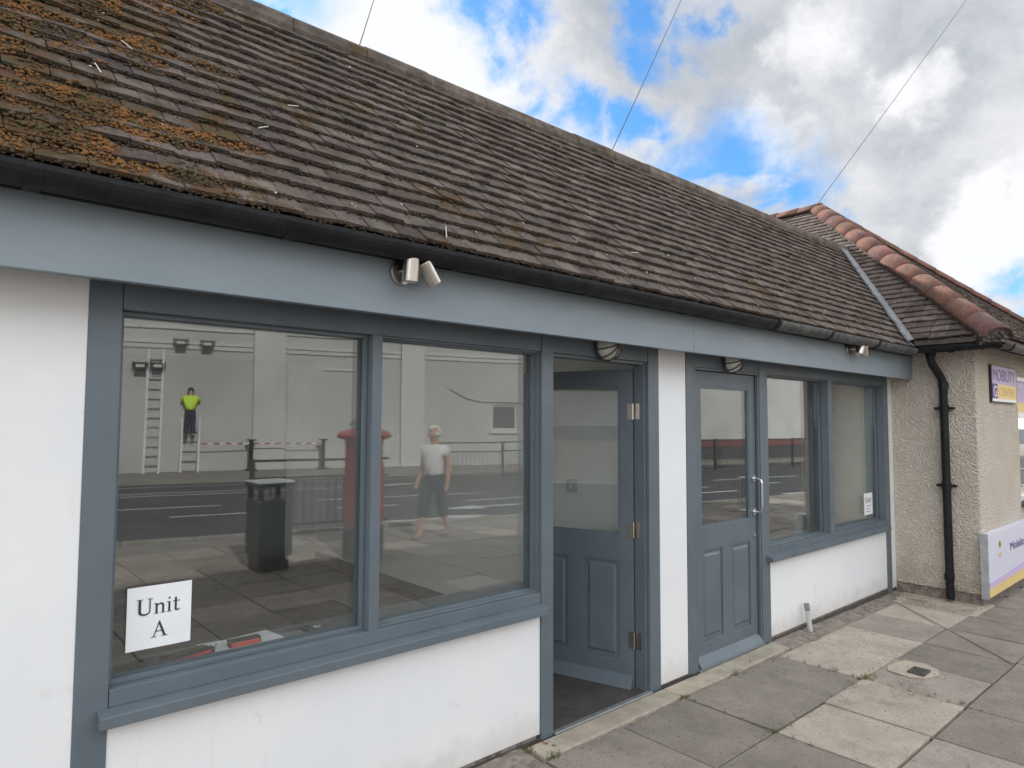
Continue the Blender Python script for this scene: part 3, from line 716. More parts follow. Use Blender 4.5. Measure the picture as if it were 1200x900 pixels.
# ---------------------------------------------------------------- ground
OR=Vector((5.61,-6.52)); U=Vector((.975,.222)); Vd=Vector((.222,-.975))
def L2(a,b): q=OR+U*a+Vd*b; return (q.x,q.y)
rd=MB(); rd.add([(-300,-300,-.13),(300,-300,-.13),(300,300,-.13),(-300,300,-.13)],[(0,1,2,3)])
struct(rd.build('road','asphalt',recalc=False),'dark asphalt road beyond the guard rail','road')
def prism(poly,z0,z1,name,mat,label,cat):
    m=MB(); m.poly(poly,lambda u,v,w:(u,v,z0+w),z1-z0); return struct(m.build(name,mat),label,cat)
kb=.42
p=[L2(-60,kb),L2(60,kb)]
prism([p[0],p[1],(70,40),(-60,40)],-.14,-.055,'pavement','pavebase','pavement under the shopfronts','pavement')
m=MB()
for i in range(-40,60):
    a,b=i*.92,i*.92+.91
    q=[L2(a,kb),L2(b,kb),L2(b,kb-.14),L2(a,kb-.14)]
    m.hexa([(x,y,-.15) for x,y in q]+[(x,y,-.004) for x,y in q])
struct(m.build('kerb','kerb',bevel=.01),'concrete kerb on the near side of the road','kerb')
fk=10.9
prism([L2(-60,fk),L2(-60,60),L2(60,60),L2(60,fk)],-.14,.0,'far_pavement','pavebase','far pavement at the foot of the white building','pavement')
prism([L2(-60,fk-.14),L2(-60,fk-.001),L2(60,fk-.001),L2(60,fk-.14)],-.15,-.005,'far_kerb','kerb','pale kerb on the far side of the road','kerb')
# markings
mk=MB()
def mark(a0,a1,b0,b1,sk=0): 
    q=[L2(a0,b0),L2(a1,b0+sk),L2(a1,b1+sk),L2(a0,b1)]; mk.add([(x,y,-.126) for x,y in q],[(0,1,2,3)])
for i in range(-8,14):
    mark(i*3.0,i*3.0+1.4,3.6,3.72); mark(i*6.0,i*6.0+4.0,5.1,5.22)
mark(-20,40,9.9,10.0); mark(-20,1.2,7.6,7.72); mark(-20,1.2,8.2,8.32); mark(1.2,3.6,7.6,7.72,.5); mark(-1,3.6,8.2,8.32,-.1)
def arrow(a,b,s=1):
    mark(a-1.3*s,a+.4*s,b-.08,b+.08)
    q=[L2(a+.4*s,b-.32),L2(a+1.3*s,b),L2(a+.4*s,b+.32)]; mk.add([(x,y,-.126) for x,y in q],[(0,1,2)])
for a in (1.2,5.4,12,20): arrow(a,1.35)
for a in (3.2,9,17): arrow(a,2.55,-1)
for i in range(10,40): mark(i*.9,i*.9+.6,.9,1.02)
struct(mk.build('road_markings','roadpaint',recalc=False),'white arrows, dashes and lines painted on the road','road marking')

# slabs
S=.576; X0=2.925; Y0=-.172
jf=MB(); R=random.Random(31)
for i in range(-8,34):
    for j in range(0,11):
        x=X0+i*S; y=Y0-j*S
        if (Vector((x+S,y-S))-OR).dot(Vd)>kb-.2 or (x>6.8 and j==0): continue
        jf.hexa([(x-.006,y-S,-.08),(x+.006,y-S,-.08),(x+.006,y,-.08),(x-.006,y,-.08),(x-.006,y-S,-.012-.035*max(0,min(1,(x-4.2)/3.2))),(x+.006,y-S,-.012-.035*max(0,min(1,(x-4.2)/3.2))),(x+.006,y,-.012-.035*max(0,min(1,(x-4.2)/3.2))),(x-.006,y,-.012-.035*max(0,min(1,(x-4.2)/3.2)))])
struct(jf.build('joint_sand','joint'),'dark mossy sand in the paving joints','joint','structure')
sb=MB(); R=random.Random(21)
DARK=(.280,.240,.206); MID=(.37,.320,.270); BEI=(.455,.392,.322)
def slabcol(i,j):
    x=X0+i*S+S/2
    if j==0:
        if x<4.66: return DARK
        if x<6.9: return BEI if not 5.8<x<6.3 else MID
        return MID
    if j==1:
        if x<3.5: return DARK
        if x<4.66: return BEI
        if x<5.24: return MID
        return DARK
    if j==2:
        if x<2.4: return MID
        if x<3.5: return BEI if x>2.9 else DARK
        if x<4.1: return MID
        return DARK
    return random.choice((DARK,MID,BEI,DARK))
def gz(x): return -.035*max(0,min(1,(x-4.2)/3.2))
merged={(0,1)}   # first double slab
for j in range(0,11):
    for i in range(-8,34):
        xa,xb=X0+i*S,X0+(i+1)*S; ya,yb=Y0-j*S,Y0-(j+1)*S
        if j==-1:
            if xa<7.5: continue
        if xa>7.3 and yb>NY-.06: continue
        if j==0 and xb>7.35: xb=7.44
        elif xb>7.35 and ya>NY-.05: ya=NY-.05
        if (j==0 and i in (2,)): continue
        if j==0 and i==1: xb=xa+2*S
        q=Vector(((xa+xb)/2,yb)); 
        if (Vector((q.x,q.y-.05))-OR).dot(Vd)>kb-.16: continue
        g=.0065; c=slabcol(i,j); v=R.uniform(.92,1.08); c=tuple(k*v for k in c)
        t=[R.uniform(-.006,.006) for _ in range(4)]
        ja=[R.uniform(-.004,.004) for _ in range(4)]
        xs=(xa+g+ja[0],xb-g+ja[1]); ys=(yb+g+ja[2],ya-g+ja[3])
        pz=[gz(xs[0])+t[0],gz(xs[1])+t[1],gz(xs[1])+t[2],gz(xs[0])+t[3]]
        sb.hexa([(xs[0],ys[0],-.08),(xs[1],ys[0],-.08),(xs[1],ys[1],-.08),(xs[0],ys[1],-.08),
                 (xs[0],ys[0],pz[0]),(xs[1],ys[0],pz[1]),(xs[1],ys[1],pz[2]),(xs[0],ys[1],pz[3])],c)
struct(sb.build('paving_slabs','slab',bevel=.003),'square grey and beige paving slabs in front of the shopfront','paving')
# strip of dirt and cement against the wall
ds=MB(); n=70; R=random.Random(9)
for x0,x1 in ((-2,2.34),(4.86,7.46)):
    k=int((x1-x0)/.06); prev=None
    for i in range(k+1):
        x=x0+(x1-x0)*i/k; row=[(x,.012,gz(x)+.006+R.uniform(-.004,.006)),(x,-.06,gz(x)+.002+R.uniform(-.005,.005)),(x,-.176+R.uniform(-.006,.006),gz(x)-.010)]
        if prev: ds.add(prev+row,[(0,1,4,3),(1,2,5,4)])
        prev=row
struct(ds.build('gritty_edge','dirt',recalc=False,smooth=True),'gritty cement strip along the foot of the wall','ground','structure')
cs=MB(); cs.box(7.0,7.6,-.80,-.05,-.05,-.034)
struct(cs.build('cement_corner','cement',bevel=.004),'rough cement corner below the downpipe','ground','structure')
# long diagonal cut joint in the slabs
dj=MB(); A_=Vector((6.95,-.16)); B_=Vector((5.74,-1.33)); dd=(B_-A_).normalized(); nn=Vector((-dd.y,dd.x))*.0045
pp=[]
for i in range(25):
    q=A_.lerp(B_,i/24); pp.append(q)
for i in range(24):
    a,b=pp[i],pp[i+1]; dj.add([(a.x-nn.x,a.y-nn.y,gz(a.x)+.006),(a.x+nn.x,a.y+nn.y,gz(a.x)+.006),(b.x+nn.x,b.y+nn.y,gz(b.x)+.006),(b.x-nn.x,b.y-nn.y,gz(b.x)+.006)],[(0,1,2,3)])
struct(dj.build('cut_joint','joint',recalc=False),'dark straight cut running diagonally across the slabs','joint','structure')

# ================================================================== OBJECTS
# sandstone doorstep
ss=MB(); R=random.Random(2)
for a,b in ((2.36,3.50),(3.503,4.14),(4.143,4.86)):
    ss.hexa([(a,-.165,-.05),(b,-.165,-.05),(b,-.022,-.05),(a,-.022,-.05),(a,-.160,.006+R.uniform(-.002,.002)),(b,-.158,.006),(b,-.022,.010),(a,-.022,.010)])
tag(ss.build('doorstep','step',bevel=.006),'worn sandstone doorstep running under both doors','doorstep')

# twin steel spotlights
def spot(loc,label,first=True,angs=((0,0),(0,0))):
    t=thing('twin_spotlight',loc,label,'wall light','steel twin spotlights on the fascia')
    x,y,z=loc
    m=MB(); m.ring([(x,y,z),(x,y-.022,z)],.052,28); m.build('mount_plate','steel',t,bevel=.002)
    for k,(dx,tx,tz,L) in enumerate(angs):
        cx=x+dx; cy=y-.085; a=MB()
        a.ring([(x+dx*.4,y-.02,z+.005),(cx,cy+.02,z+.005)],.008,10); a.build('arm','steel',t)
        d=Vector((tx,-.10,tz)).normalized(); c=Vector((cx,cy,z))
        h=MB(); h.ring([c-d*L,c+d*L],.033,28); h.build('lamp_head','steel',t,bevel=.0025)
        lm=MB(); lm.ring([c-d*(L+.0015),c-d*(L-.004)],.024,20); lm.build('lens','lamp',t)
    return t
spot((1.470,-.20,2.268),'steel twin spotlight on the fascia above the large window',angs=((.0,.0,1,.050),(.088,-.78,1,.052)))
spot((5.90,-.20,2.280),'steel twin spotlight on the fascia above the small window',angs=((.05,.42,1,.05),(.13,-.25,1,.05)))

# caged bulkhead lamps over the doors
def bulk(x,label):
    t=thing('bulkhead_lamp',(x,-.003,2.10),label,'lamp','caged bulkhead lamps over the doors')
    m=MB(); m.ring([(x,-.003,2.095),(x,-.025,2.095)],.088,28); m.build('base','cage',t,bevel=.003)
    d=MB(); n=24; mm_=8; vs=[]; fs=[]
    for i in range(mm_+1):
        th=math.pi/2*i/mm_
        for j in range(n): a=2*math.pi*j/n; vs.append((x+.082*math.cos(th)*math.cos(a),-.026-.085*math.sin(th),2.095+.082*math.cos(th)*math.sin(a)))
    for i in range(mm_):
        for j in range(n): fs.append((i*n+j,i*n+(j+1)%n,(i+1)*n+(j+1)%n,(i+1)*n+j))
    d.add(vs,fs); d.build('lamp_dome','lamp',t,smooth=True)
    for k in range(5):
        a=math.pi*k/5+.3; c=MB(); pts=[]
        for i in range(13):
            th=math.pi*i/12; pts.append((x+.089*math.cos(th)*math.cos(a),-.026-.092*math.sin(th),2.095+.089*math.cos(th)*math.sin(a)))
        c.ring(pts,.0042,8); c.build('cage_bar','cage',t)
bulk(2.985,'round caged bulkhead lamp above the open door')
bulk(4.345,'round caged bulkhead lamp above the closed door')

# notices
def serif(mb,txt,x0,z0,h,f3,th):
    """hand-drawn serif capitals and lower case; unit = cap height"""
    G={}
    def rect(a,b,c,d): return [(a,c),(b,c),(b,d),(a,d)]
    G['U']=([rect(.10,.25,.28,1),rect(.72,.79,.28,1),rect(.0,.36,.965,1),rect(.60,.92,.965,1)]+
        [[(.10+.0,.28),(.25,.28),(.27,.17),(.35,.10),(.47,.08),(.47,-.02),(.30,0),(.16,.08),(.11,.18)]]+[[(.79,.28),(.72,.28),(.70,.17),(.62,.10),(.47,.08),(.47,-.02),(.62,.01),(.73,.09),(.78,.18)]],.98)
    G['n']=([rect(.10,.22,.0,.62),rect(.02,.30,0,.035),rect(.0,.22,.60,.645),rect(.48,.60,0,.42),rect(.40,.68,0,.035),[(.22,.46),(.22,.54),(.32,.64),(.45,.66),(.56,.59),(.60,.47),(.60,.42),(.48,.42),(.46,.52),(.38,.56),(.30,.54)]],.74)
    G['i']=([rect(.10,.22,.0,.62),rect(.02,.30,0,.035),rect(.0,.22,.60,.645),[(.09,.86),(.13,.80),(.19,.80),(.23,.86),(.19,.93),(.13,.93)]],.36)
    G['t']=([rect(.12,.24,.10,.86),rect(.0,.42,.60,.65),[(.12,.12),(.15,.03),(.24,-.01),(.36,.02),(.44,.10),(.41,.13),(.33,.08),(.27,.08),(.24,.14)]],.48)
    G['A']=([[(.12,.02),(.18,.02),(.48,.86),(.46,1.0)],[(.46,1.0),(.50,1.0),(.88,.02),(.72,.02),(.44,.80)],rect(.27,.65,.33,.385),rect(.0,.32,.0,.035),rect(.60,1.0,.0,.035)],1.0)
    x=x0
    for ch in txt:
        if ch in G:
            ps,wd=G[ch]
            for q in ps: mb.poly([(x+a*h,z0+b*h) for a,b in q],f3,th)
            x+=wd*h
    return x
def notice(x0,z0,x1,z1,y,label,sk=0.0):
    t=thing('paper_notice',((x0+x1)/2,y,z0),label,'notice','paper notices stuck on the window glass')
    m=MB(); n=6
    for i in range(n):
        a=x0+(x1-x0)*i/n; b=x0+(x1-x0)*(i+1)/n; w1=.001*math.sin(i*1.3); w2=.001*math.sin((i+1)*1.3)
        m.hexa([(a,y+w1,z0),(b,y+w2,z0),(b,y+.0006+w2,z0),(a,y+.0006+w1,z0),(a,y+w1,z1),(b,y+w2,z1),(b,y+.0006+w2,z1),(a,y+.0006+w1,z1)])
    m.build('sheet','paper',t)
    W_=x1-x0; H_=z1-z0; l=MB(); f3=lambda u,v,w_:(u,y-.0012-w_,v)
    return t,l,f3,W_,H_
t,l,f3,W_,H_=notice(.560,.848,.770,1.066,.0705,'white paper notice reading Unit A low in the large window')
h=.056; serif(l,'Unit',.560+.030,.848+.118,h,f3,.0006); serif(l,'A',.560+.078,.848+.036,h,f3,.0006)
l.build('lettering','ink',t,recalc=True)
t,l,f3,W_,H_=notice(6.925,.757,7.13,.967,.0905,'small faded paper notice low in the right pane of the small window')
serif(l,'Unit',6.955,.757+.118,.055,f3,.0006)
for b,wd in ((.085,.9),(.055,.7),(.03,.8)): l.box(6.97,6.97+.13*wd,.0888,.0893,.757+b,.757+b+.005)
l.build('lettering','ink',t)

# things left on the inner window board
zb=.7565
pm=MB()
def sheet(mb,c,w_,d_,a,z):
    ca,sa=math.cos(a),math.sin(a); q=[(-w_/2,-d_/2),(w_/2,-d_/2),(w_/2,d_/2),(-w_/2,d_/2)]; q=[(c[0]+x*ca-y*sa,c[1]+x*sa+y*ca) for x,y in q]
    mb.hexa([(x,y,z) for x,y in q]+[(x,y,z+.0012) for x,y in q])
sheet(pm,(.985,.195),.27,.175,-.12,zb); sheet(pm,(1.02,.20),.27,.17,.14,zb+.0016); sheet(pm,(1.0,.19),.25,.16,.02,zb+.0032)
tag(pm.build('paper_pile','paper'),'loose white sheets of paper lying on the inner window board','papers')
t=thing('stapler',(1.0,.17,zb+.005),'red and black rectangular tool lying on the papers','tool')
m=MB(); m.box(.945,1.058,.150,.185,zb+.0046,zb+.022); m.build('casing','red',t,bevel=.003)
m=MB(); m.box(.940,1.063,.151,.189,zb+.0222,zb+.030); m.box(.940,.9445,.149,.187,zb+.006,zb+.0219); m.box(1.0585,1.063,.149,.187,zb+.006,zb+.0219); m.build('cover','black',t,bevel=.002)
t=thing('clamp',(.82,.14,zb),'red-handled clamp with black jaw beside the papers','tool')
m=MB(); m.ring([(.735,.118,zb+.008),(.80,.128,zb+.010),(.865,.145,zb+.014)],[.006,.008,.006],10); m.build('handle','red',t)
m=MB(); m.ring([(.70,.20,zb+.008),(.755,.185,zb+.010),(.80,.190,zb+.014),(.85,.205,zb+.016),(.885,.19,zb+.014)],[.005,.008,.009,.010,.006],10); m.box(.84,.885,.150,.20,zb+.001,zb+.02); m.build('jaw','black',t,bevel=.002)
m=MB(); m.ring([(.87,.19,zb+.02),(.895,.20,zb+.024),(.90,.18,zb+.022),(.885,.165,zb+.018)],.0022,8); m.build('wire_spring','chrome',t)
def tangle(name,c,label,cat,seed,mat,n=5,s=.035,r=.0035):
    R=random.Random(seed); m=MB()
    for k in range(n):
        pts=[]; ph=R.uniform(0,6.28)
        for i in range(14):
            a=ph+i*.55; q=s*(.5+.5*R.random()); pts.append((c[0]+math.cos(a)*q,c[1]+math.sin(a)*q*.6,c[2]+r+.012*abs(math.sin(a*1.3+k))))
        m.ring(pts,r,6)
    return tag(m.build(name,mat),label,cat)
tangle('cable_bundle',(.60,.19,zb),'dark tangled cable in the left corner of the window board','cable',3,'black',6,.045,.004)
tangle('key_ring',(1.27,.185,zb),'small black and silver bunch of keys on the window board','keys',5,'black',4,.022,.004)
tangle('chain',(1.315,.18,zb),'short silver chain lying beside the keys on the window board','chain',6,'chrome',3,.018,.002)

# light switch on the partition
t=thing('light_switch',(3.598,.835,1.19),'white light switch on the inside wall behind the open door','switch')
MB().box(3.580,3.5995,.785,.880,1.142,1.236).build('plate','palegrey',t,bevel=.003)
MB().box(3.573,3.5795,.822,.844,1.172,1.206).build('rocker','upvc',t,bevel=.001)

# pipe stub against the wall
m=MB(); m.ring([(5.415,-.060,-.03),(5.40,-.045,.15)],.019,14); vp=m.build('pipe_stub','palegrey'); tag(vp,'short pale pipe stub rising beside the white wall','pipe')
m=MB(); m.ring([(5.3995,-.0445,.151),(5.395,-.0395,.205)],.0205,14); m.build('coupling','wood',vp)

# broken stopcock cover
t=thing('stopcock_cover',(5.03,-.93,-.01),'small iron cover set in broken pale cement in the paving','cover')
pts=[(4.93,-.80),(5.02,-.77),(5.24,-.80),(5.27,-.93),(5.20,-1.02),(5.10,-1.06),(4.95,-1.02),(4.90,-.94)]
m=MB(); m.poly(pts,lambda u,v,w_:(u,v,gz(u)+.0045+w_),.006); m.build('cement_surround','cement',t,bevel=.003)
m=MB(); m.box(4.975,5.11,-1.005,-.905,.001,.0145)
for i in range(5): m.box(4.985+i*.024,4.997+i*.024,-.995,-.915,.0146,.0175)
m.build('iron_lid','iron',t,bevel=.001)

# neighbour signs
t=thing('shop_sign',(8.35,NY,1.88),'small lilac and yellow MOBILITY wall sign on the beige shop','sign')
MB().box(7.885,8.805,NY-.022,NY-.001,1.868,2.238).build('backing_board','black',t)
MB().box(7.90,8.80,NY-.027,NY-.0225,2.052,2.232).build('lilac_panel','lilac',t)
MB().box(8.085,8.80,NY-.027,NY-.0225,1.905,2.0515).build('yellow_panel','yellow',t)
MB().box(7.90,8.80,NY-.027,NY-.0225,1.877,1.9045).build('cream_edge','upvc',t)
MB().box(7.90,8.084,NY-.027,NY-.0225,1.905,2.0515).build('logo_panel','purple_ink',t)
def text(body,x,z,h,wd,y,mat,parent,ext=.001,name='lettering'):
    cu=bpy.data.curves.new(name,'FONT'); cu.body=body; cu.size=1; cu.extrude=.0
    tmp=bpy.data.objects.new(name,cu); col.objects.link(tmp); bpy.context.view_layer.update()
    dg=bpy.context.evaluated_depsgraph_get(); me=bpy.data.meshes.new_from_object(tmp.evaluated_get(dg)); bpy.data.objects.remove(tmp)
    xs=[v.co.x for v in me.vertices]; ys=[v.co.y for v in me.vertices]; sx=wd/(max(xs)-min(xs)); sy=h/(max(ys)-min(ys)); x0=min(xs); y0=min(ys)
    for v in me.vertices: v.co=Vector((x+(v.co.x-x0)*sx,y,z+(v.co.y-y0)*sy))
    me.materials.append(MT[mat]); o=bpy.data.objects.new(name,me); col.objects.link(o); setpar(o,parent); return o
text('MOBILITY',7.93,2.085,.115,.84,NY-.0285,'purple_ink',t)
text('G',7.93,1.925,.105,.125,NY-.0285,'upvc',t)
text('CENTRE',8.13,1.935,.085,.62,NY-.0285,'yellow_ink',t)
t=thing('fascia_board',(8.6,NY-.03,.04),'long white sign board with lilac and yellow stripes below the shop window','sign')
MB().box(7.40,11.2,NY-.062,NY-.005,.055,.632).build('board','board',t,bevel=.002)
MB().box(7.385,7.3995,NY-.064,NY-.003,.045,.640).build('end_cap','alu',t)
def slant(z0a,z0b,z1a,z1b,x0,x1,mat,nm):
    m=MB(); y=NY-.0625; y2=NY-.065; m.hexa([(x0,y2,z0a),(x1,y2,z0b),(x1,y,z0b),(x0,y,z0a),(x0,y2,z1a),(x1,y2,z1b),(x1,y,z1b),(x0,y,z1a)]); m.build(nm,mat,t)
slant(.058,.058,.135,.20,7.405,11.19,'yellow','yellow_stripe'); slant(.136,.201,.19,.30,7.405,11.19,'palelilac','lilac_stripe')
text('Mobility',8.17,.375,.10,.62,NY-.0665,'purple_ink',t)
m=MB()
for k in range(5):
    a=-.8+k*.4; c=(7.79+math.sin(a)*.028,.47+math.cos(a)*.035); m.poly([(c[0]-.008,c[1]-.02),(c[0]+.008,c[1]-.02),(c[0]+.011,c[1]+.015),(c[0],c[1]+.04),(c[0]-.011,c[1]+.015)],lambda u,v,w_:(u,NY-.0645-w_,v),.0015)
m.box(7.725,7.865,NY-.0655,NY-.0645,.405,.417); m.box(7.75,7.84,NY-.0655,NY-.0645,.385,.393)
m.build('emblem','yellow_ink',t)

# overhead wires
def wire(p0,px,dist,label):
    p0=Vector(p0); d=(fw+r2*((px[0]-600)/785)-u2*((px[1]-450)/785)); p1=CAM+d*dist
    pts=[p0.lerp(p1,i/24)+Vector((0,0,-.15*(i/24)*(1-i/24))) for i in range(25)]
    m=MB(); m.ring(pts,.0042,6); return tag(m.build('overhead_wire','lacquer'),label,'wire','wires crossing the sky')
wire((1.885,.996,3.87),(455,-60),14,'thin wire rising from the mossy roof at the left of the sky')
wire((4.211,1.0,3.85),(850,-118),14,'thin wire rising from the middle of the mossy ridge')
wire((9.93,1.80,4.93),(1216,-118),16,'thin wire rising from the top of the red hip tiles')

# weeds and leaves
def tufts(spots,name,mat,label,cat,seed,h=.03):
    R=random.Random(seed); m=MB()
    for x,y,n,s in spots:
        for _ in range(n):
            a=R.uniform(0,6.28); q=s*math.sqrt(R.random()); bx,by=x+q*math.cos(a),y+q*math.sin(a)*.4; z=gz(bx)-.004
            l=h*R.uniform(.4,1.2); t_=R.uniform(0,6.28); w_=.0022; ox,oy=math.cos(t_)*l*.6,math.sin(t_)*l*.6
            m.add([(bx-w_,by,z),(bx+w_,by,z),(bx+ox*.5+w_,by+oy*.5,z+l*.6),(bx+ox*.5-w_,by+oy*.5,z+l*.6),(bx+ox,by+oy,z+l)],[(0,1,2,3),(3,2,4)])
    o=m.build(name,mat,recalc=False); o['kind']='stuff'; o['label']=label; o['category']=cat
tufts([(3.50,-.18,40,.04),(4.08,-.18,18,.03),(4.66,-.75,60,.06),(4.72,-.78,40,.08),(4.69,-1.30,30,.03),(4.66,-.55,14,.05),(5.2,-.19,10,.05),(3.5,-.74,14,.05),(2.4,-.17,40,.06),(4.67,-1.0,60,.2),(2.35,-.05,20,.03),(4.45,-.75,16,.1),(7.2,-.3,10,.05)]+[(3.2+.21*k,-.748,9,.09) for k in range(12)]+[(4.66,-.25-.11*k,8,.02) for k in range(10)]+[(3.5,-.25-.1*k,6,.02) for k in range(8)],'weeds','weed','small weeds growing in the paving joints','weeds',4)
R=random.Random(6); m=MB()
for _ in range(150):
    c=R.choice([(7.3,-.08,.16),(7.3,-.08,.16),(2.42,-.06,.08),(3.85,-.02,.05),(5.35,-.09,.2),(6.2,-.1,.5),(4.2,-.24,.25),(5.0,-1.2,.8),(7.05,-.35,.2)])
    x=c[0]+R.gauss(0,c[2]*.5); y=min(-.005,c[1]+R.gauss(0,c[2]*.25)); z=gz(x)+.006+R.uniform(0,.006)
    if x>7.42: continue
    s=R.uniform(.004,.014); a=R.uniform(0,6.28); q=[(math.cos(a+k*1.57)*s*(1 if k%2 else .5),math.sin(a+k*1.57)*s*(1 if k%2 else .5)) for k in range(4)]
    m.add([(x+u_,y+v_,z+R.uniform(0,.006)) for u_,v_ in q],[(0,1,2,3)])
o=m.build('dry_leaves','dryleaf',recalc=False); o['kind']='stuff'; o['label']='crumbled brown leaves caught along the wall'; o['category']='leaves'
Cg=[];Rg=[]
for _ in range(900):
    c=[(2.4,-.1,.2,.06),(4.1,-.19,1.0,.02),(6.1,-.12,1.0,.05),(7.2,-.4,.15,.25)][rng.integers(4)]
    x=c[0]+rng.normal()*c[2]; y=c[1]+rng.normal()*c[3]
    if y>-.01 or x>7.4: continue
    Cg.append((x,y,gz(x)+.004)); Rg.append(rng.uniform(.0015,.005))
o=blobs('grit',Cg,Rg,'dirt',None,.7,kind='stuff'); o['label']='loose grit along the foot of the wall'; o['category']='grit'

# ---------------------------------------------------------------- across the pavement: bin, post box, guard rail
BX,BY=2.97,-4.75
t=thing('litter_bin',(BX,BY,0),'dark green litter bin with pale lid rim beside the red post box','litter bin')
m=MB(); m.box(BX-.195,BX+.195,BY-.195,BY+.195,.16,.78)
for sx in (-1,1):
    for sy in (-1,1): m.box(BX+sx*.16-.03,BX+sx*.16+.03,BY+sy*.16-.03,BY+sy*.16+.03,.781,.925)
m.build('body','green',t,bevel=.02)
MB().box(BX-.165,BX+.165,BY-.165,BY+.165,0,.158).build('base','black',t,bevel=.01)
MB().box(BX-.215,BX+.215,BY-.215,BY+.215,.926,.962).build('lid','green',t,bevel=.012)
MB().box(BX-.21,BX+.21,BY-.21,BY+.21,.963,.982).build('lid_rim','palegrey',t,bevel=.006)
PX,PY=4.13,-4.72
t=thing('post_box',(PX,PY,0),'red pillar post box with black foot near the litter bin','post box')
def lathe(prof,cx,cy,n=32):
    m=MB(); vs=[];fs=[]
    for r,z in prof:
        for j in range(n): a=2*math.pi*j/n; vs.append((cx+r*math.cos(a),cy+r*math.sin(a),z))
    for i in range(len(prof)-1):
        for j in range(n): fs.append((i*n+j,i*n+(j+1)%n,(i+1)*n+(j+1)%n,(i+1)*n+j))
    m.add(vs,fs); return m
lathe([(.225,.385),(.225,1.36),(.235,1.38),(.235,1.42)],PX,PY).build('body','postred',t,smooth=True)
lathe([(.02,0),(.25,0),(.25,.34),(.23,.384),(.02,.384)],PX,PY).build('base','black',t)
lathe([(.235,1.421),(.325,1.45),(.335,1.475),(.325,1.495),(.28,1.53),(.18,1.56),(.02,1.575)],PX,PY).build('cap','postred',t,smooth=True)
MB().box(PX-.12,PX+.12,PY+.212,PY+.250,1.24,1.29).build('letter_slot','black',t,bevel=.004)
m=MB(); m.box(PX-.15,PX+.15,PY+.19,PY+.233,.50,1.16); m.build('door','postred',t,bevel=.006)
MB().box(PX-.06,PX+.06,PY+.234,PY+.238,.98,1.10).build('collection_plate','paper',t)
Cp=[];Rp=[]
for _ in range(90):
    q=rng.normal(0,1,3)*np.array([.07,.05,.035]); Cp.append(np.array([PX,PY,1.62])+q); Rp.append(rng.uniform(.015,.035))
for _ in range(12): Cp.append(np.array([PX+rng.normal()*.04,PY+rng.normal()*.04,1.575])); Rp.append(.04)
o=blobs('flower_topper',Cp,Rp,'weed',None,.8); tag(o,'small green flower decoration on top of the post box','decoration')

def bar(mb,a0,b0,a1,b1,z0,z1,wd=.02):
    pass
ang=math.atan2(U.y,U.x)
def panel(loc):
    t=thing('guard_rail_panel',(loc[0],loc[1],0),'galvanised guard rail panel at the kerb, behind the walking woman','guard rail','guard rail panels along the kerb',rz=ang)
    Mx=WM[t.name]
    def L(mb): mb.v=[tuple(Mx@Vector(q)) for q in mb.v]; return mb
    def B(*a): return L(MB().box(*a))
    B(-.035,.035,-.03,.03,0,1.09).build('post','rail',t)
    B(.036,2.02,-.02,.02,1.05,1.085).build('top_rail','rail',t)
    B(.036,2.02,-.016,.016,.80,.83).build('middle_rail','rail',t)
    B(.036,2.02,-.016,.016,.12,.15).build('bottom_rail','rail',t)
    for k in range(16):
        x=.14+k*.118; L(MB().ring([(x,0,.151),(x,0,.799)],.011,6)).build('bar','rail',t)
    return t
P0=OR+U*(-2.07)
pr=panel(P0)
def copy_tree(src,loc,label=None):
    r=src.copy(); col.objects.link(r); r.location=loc; WM[r.name]=Matrix.Translation(Vector(loc))
    def rec(s,d):
        for ch in list(s.children):
            c=ch.copy(); col.objects.link(c); c.parent=d; rec(ch,c)
    rec(src,r)
    if label: r['label']=label
    return r
lab=['{} guard rail panel along the kerb, {}']
names=['behind the litter bin and post box','behind the walking woman','just right of the walking woman','third past the woman','fourth past the woman','fifth past the woman','sixth past the woman','seventh past the woman','eighth past the woman','ninth past the woman','tenth past the woman','at the far end of the run']
for i,nm in enumerate(names):
    q=P0+U*(2.07*i)
    o=pr if i==0 else copy_tree(pr,(q.x,q.y,0))
    o['label']='galvanised guard rail panel '+nm

# ---------------------------------------------------------------- opposite side of the road
an2=math.atan(.3); OO=Vector((6.5,-20.5,0))
def local(t):
    Mx=WM[t.name]
    def L(mb): mb.v=[tuple(Mx@Vector(q)) for q in mb.v]; return mb
    return L
ob=thing('white_building',OO,'long plain white stucco building across the road, reflected in the windows','building',rz=an2)
L=local(ob)
# wall with window openings: build as strips
m=MB(); wins=[(10.65,11.75),(12.35,13.45)]
xs=[-38]+[q for w_ in wins for q in w_]+[27.7]
for i in range(0,len(xs)-1,2): m.box(xs[i],xs[i+1],-9,0,0,9)
for a,b in wins: m.box(a,b,-9,0,0,1.32); m.box(a,b,-9,0,2.33,9); m.box(a,b,-9,-.25,1.32,2.33)
L(m).build('wall','opp',ob)
m=MB()
for a,b in ((1.94,2.95),(7.0,7.9),(-6.4,-5.4),(14.6,15.5),(-14,-13)): m.box(a,b,.001,.12,0,9)
L(m).build('pilaster','opp_trim',ob,bevel=.01)
m=MB()
for z0,z1,d in ((3.98,4.12,.05),(4.13,4.22,.09),(4.60,4.68,.06),(5.3,5.5,.12)):
    for a,b in ((-38,-14.02),(-12.98,-6.42),(-5.38,1.92),(2.97,6.98),(7.92,14.58),(15.52,27.68)): m.box(a,b,.001,d,z0,z1)
m.box(4.2,5.9,.001,.05,3.45,3.52)
L(m).build('moulding','opp_trim',ob,bevel=.01)
m=MB(); m.box(15.52,27.68,.001,.07,.52,.88); L(m).build('plinth_band','plum',ob)
m=MB(); m.box(15.52,27.68,.001,.09,0,.519); L(m).build('plinth','slate',ob)
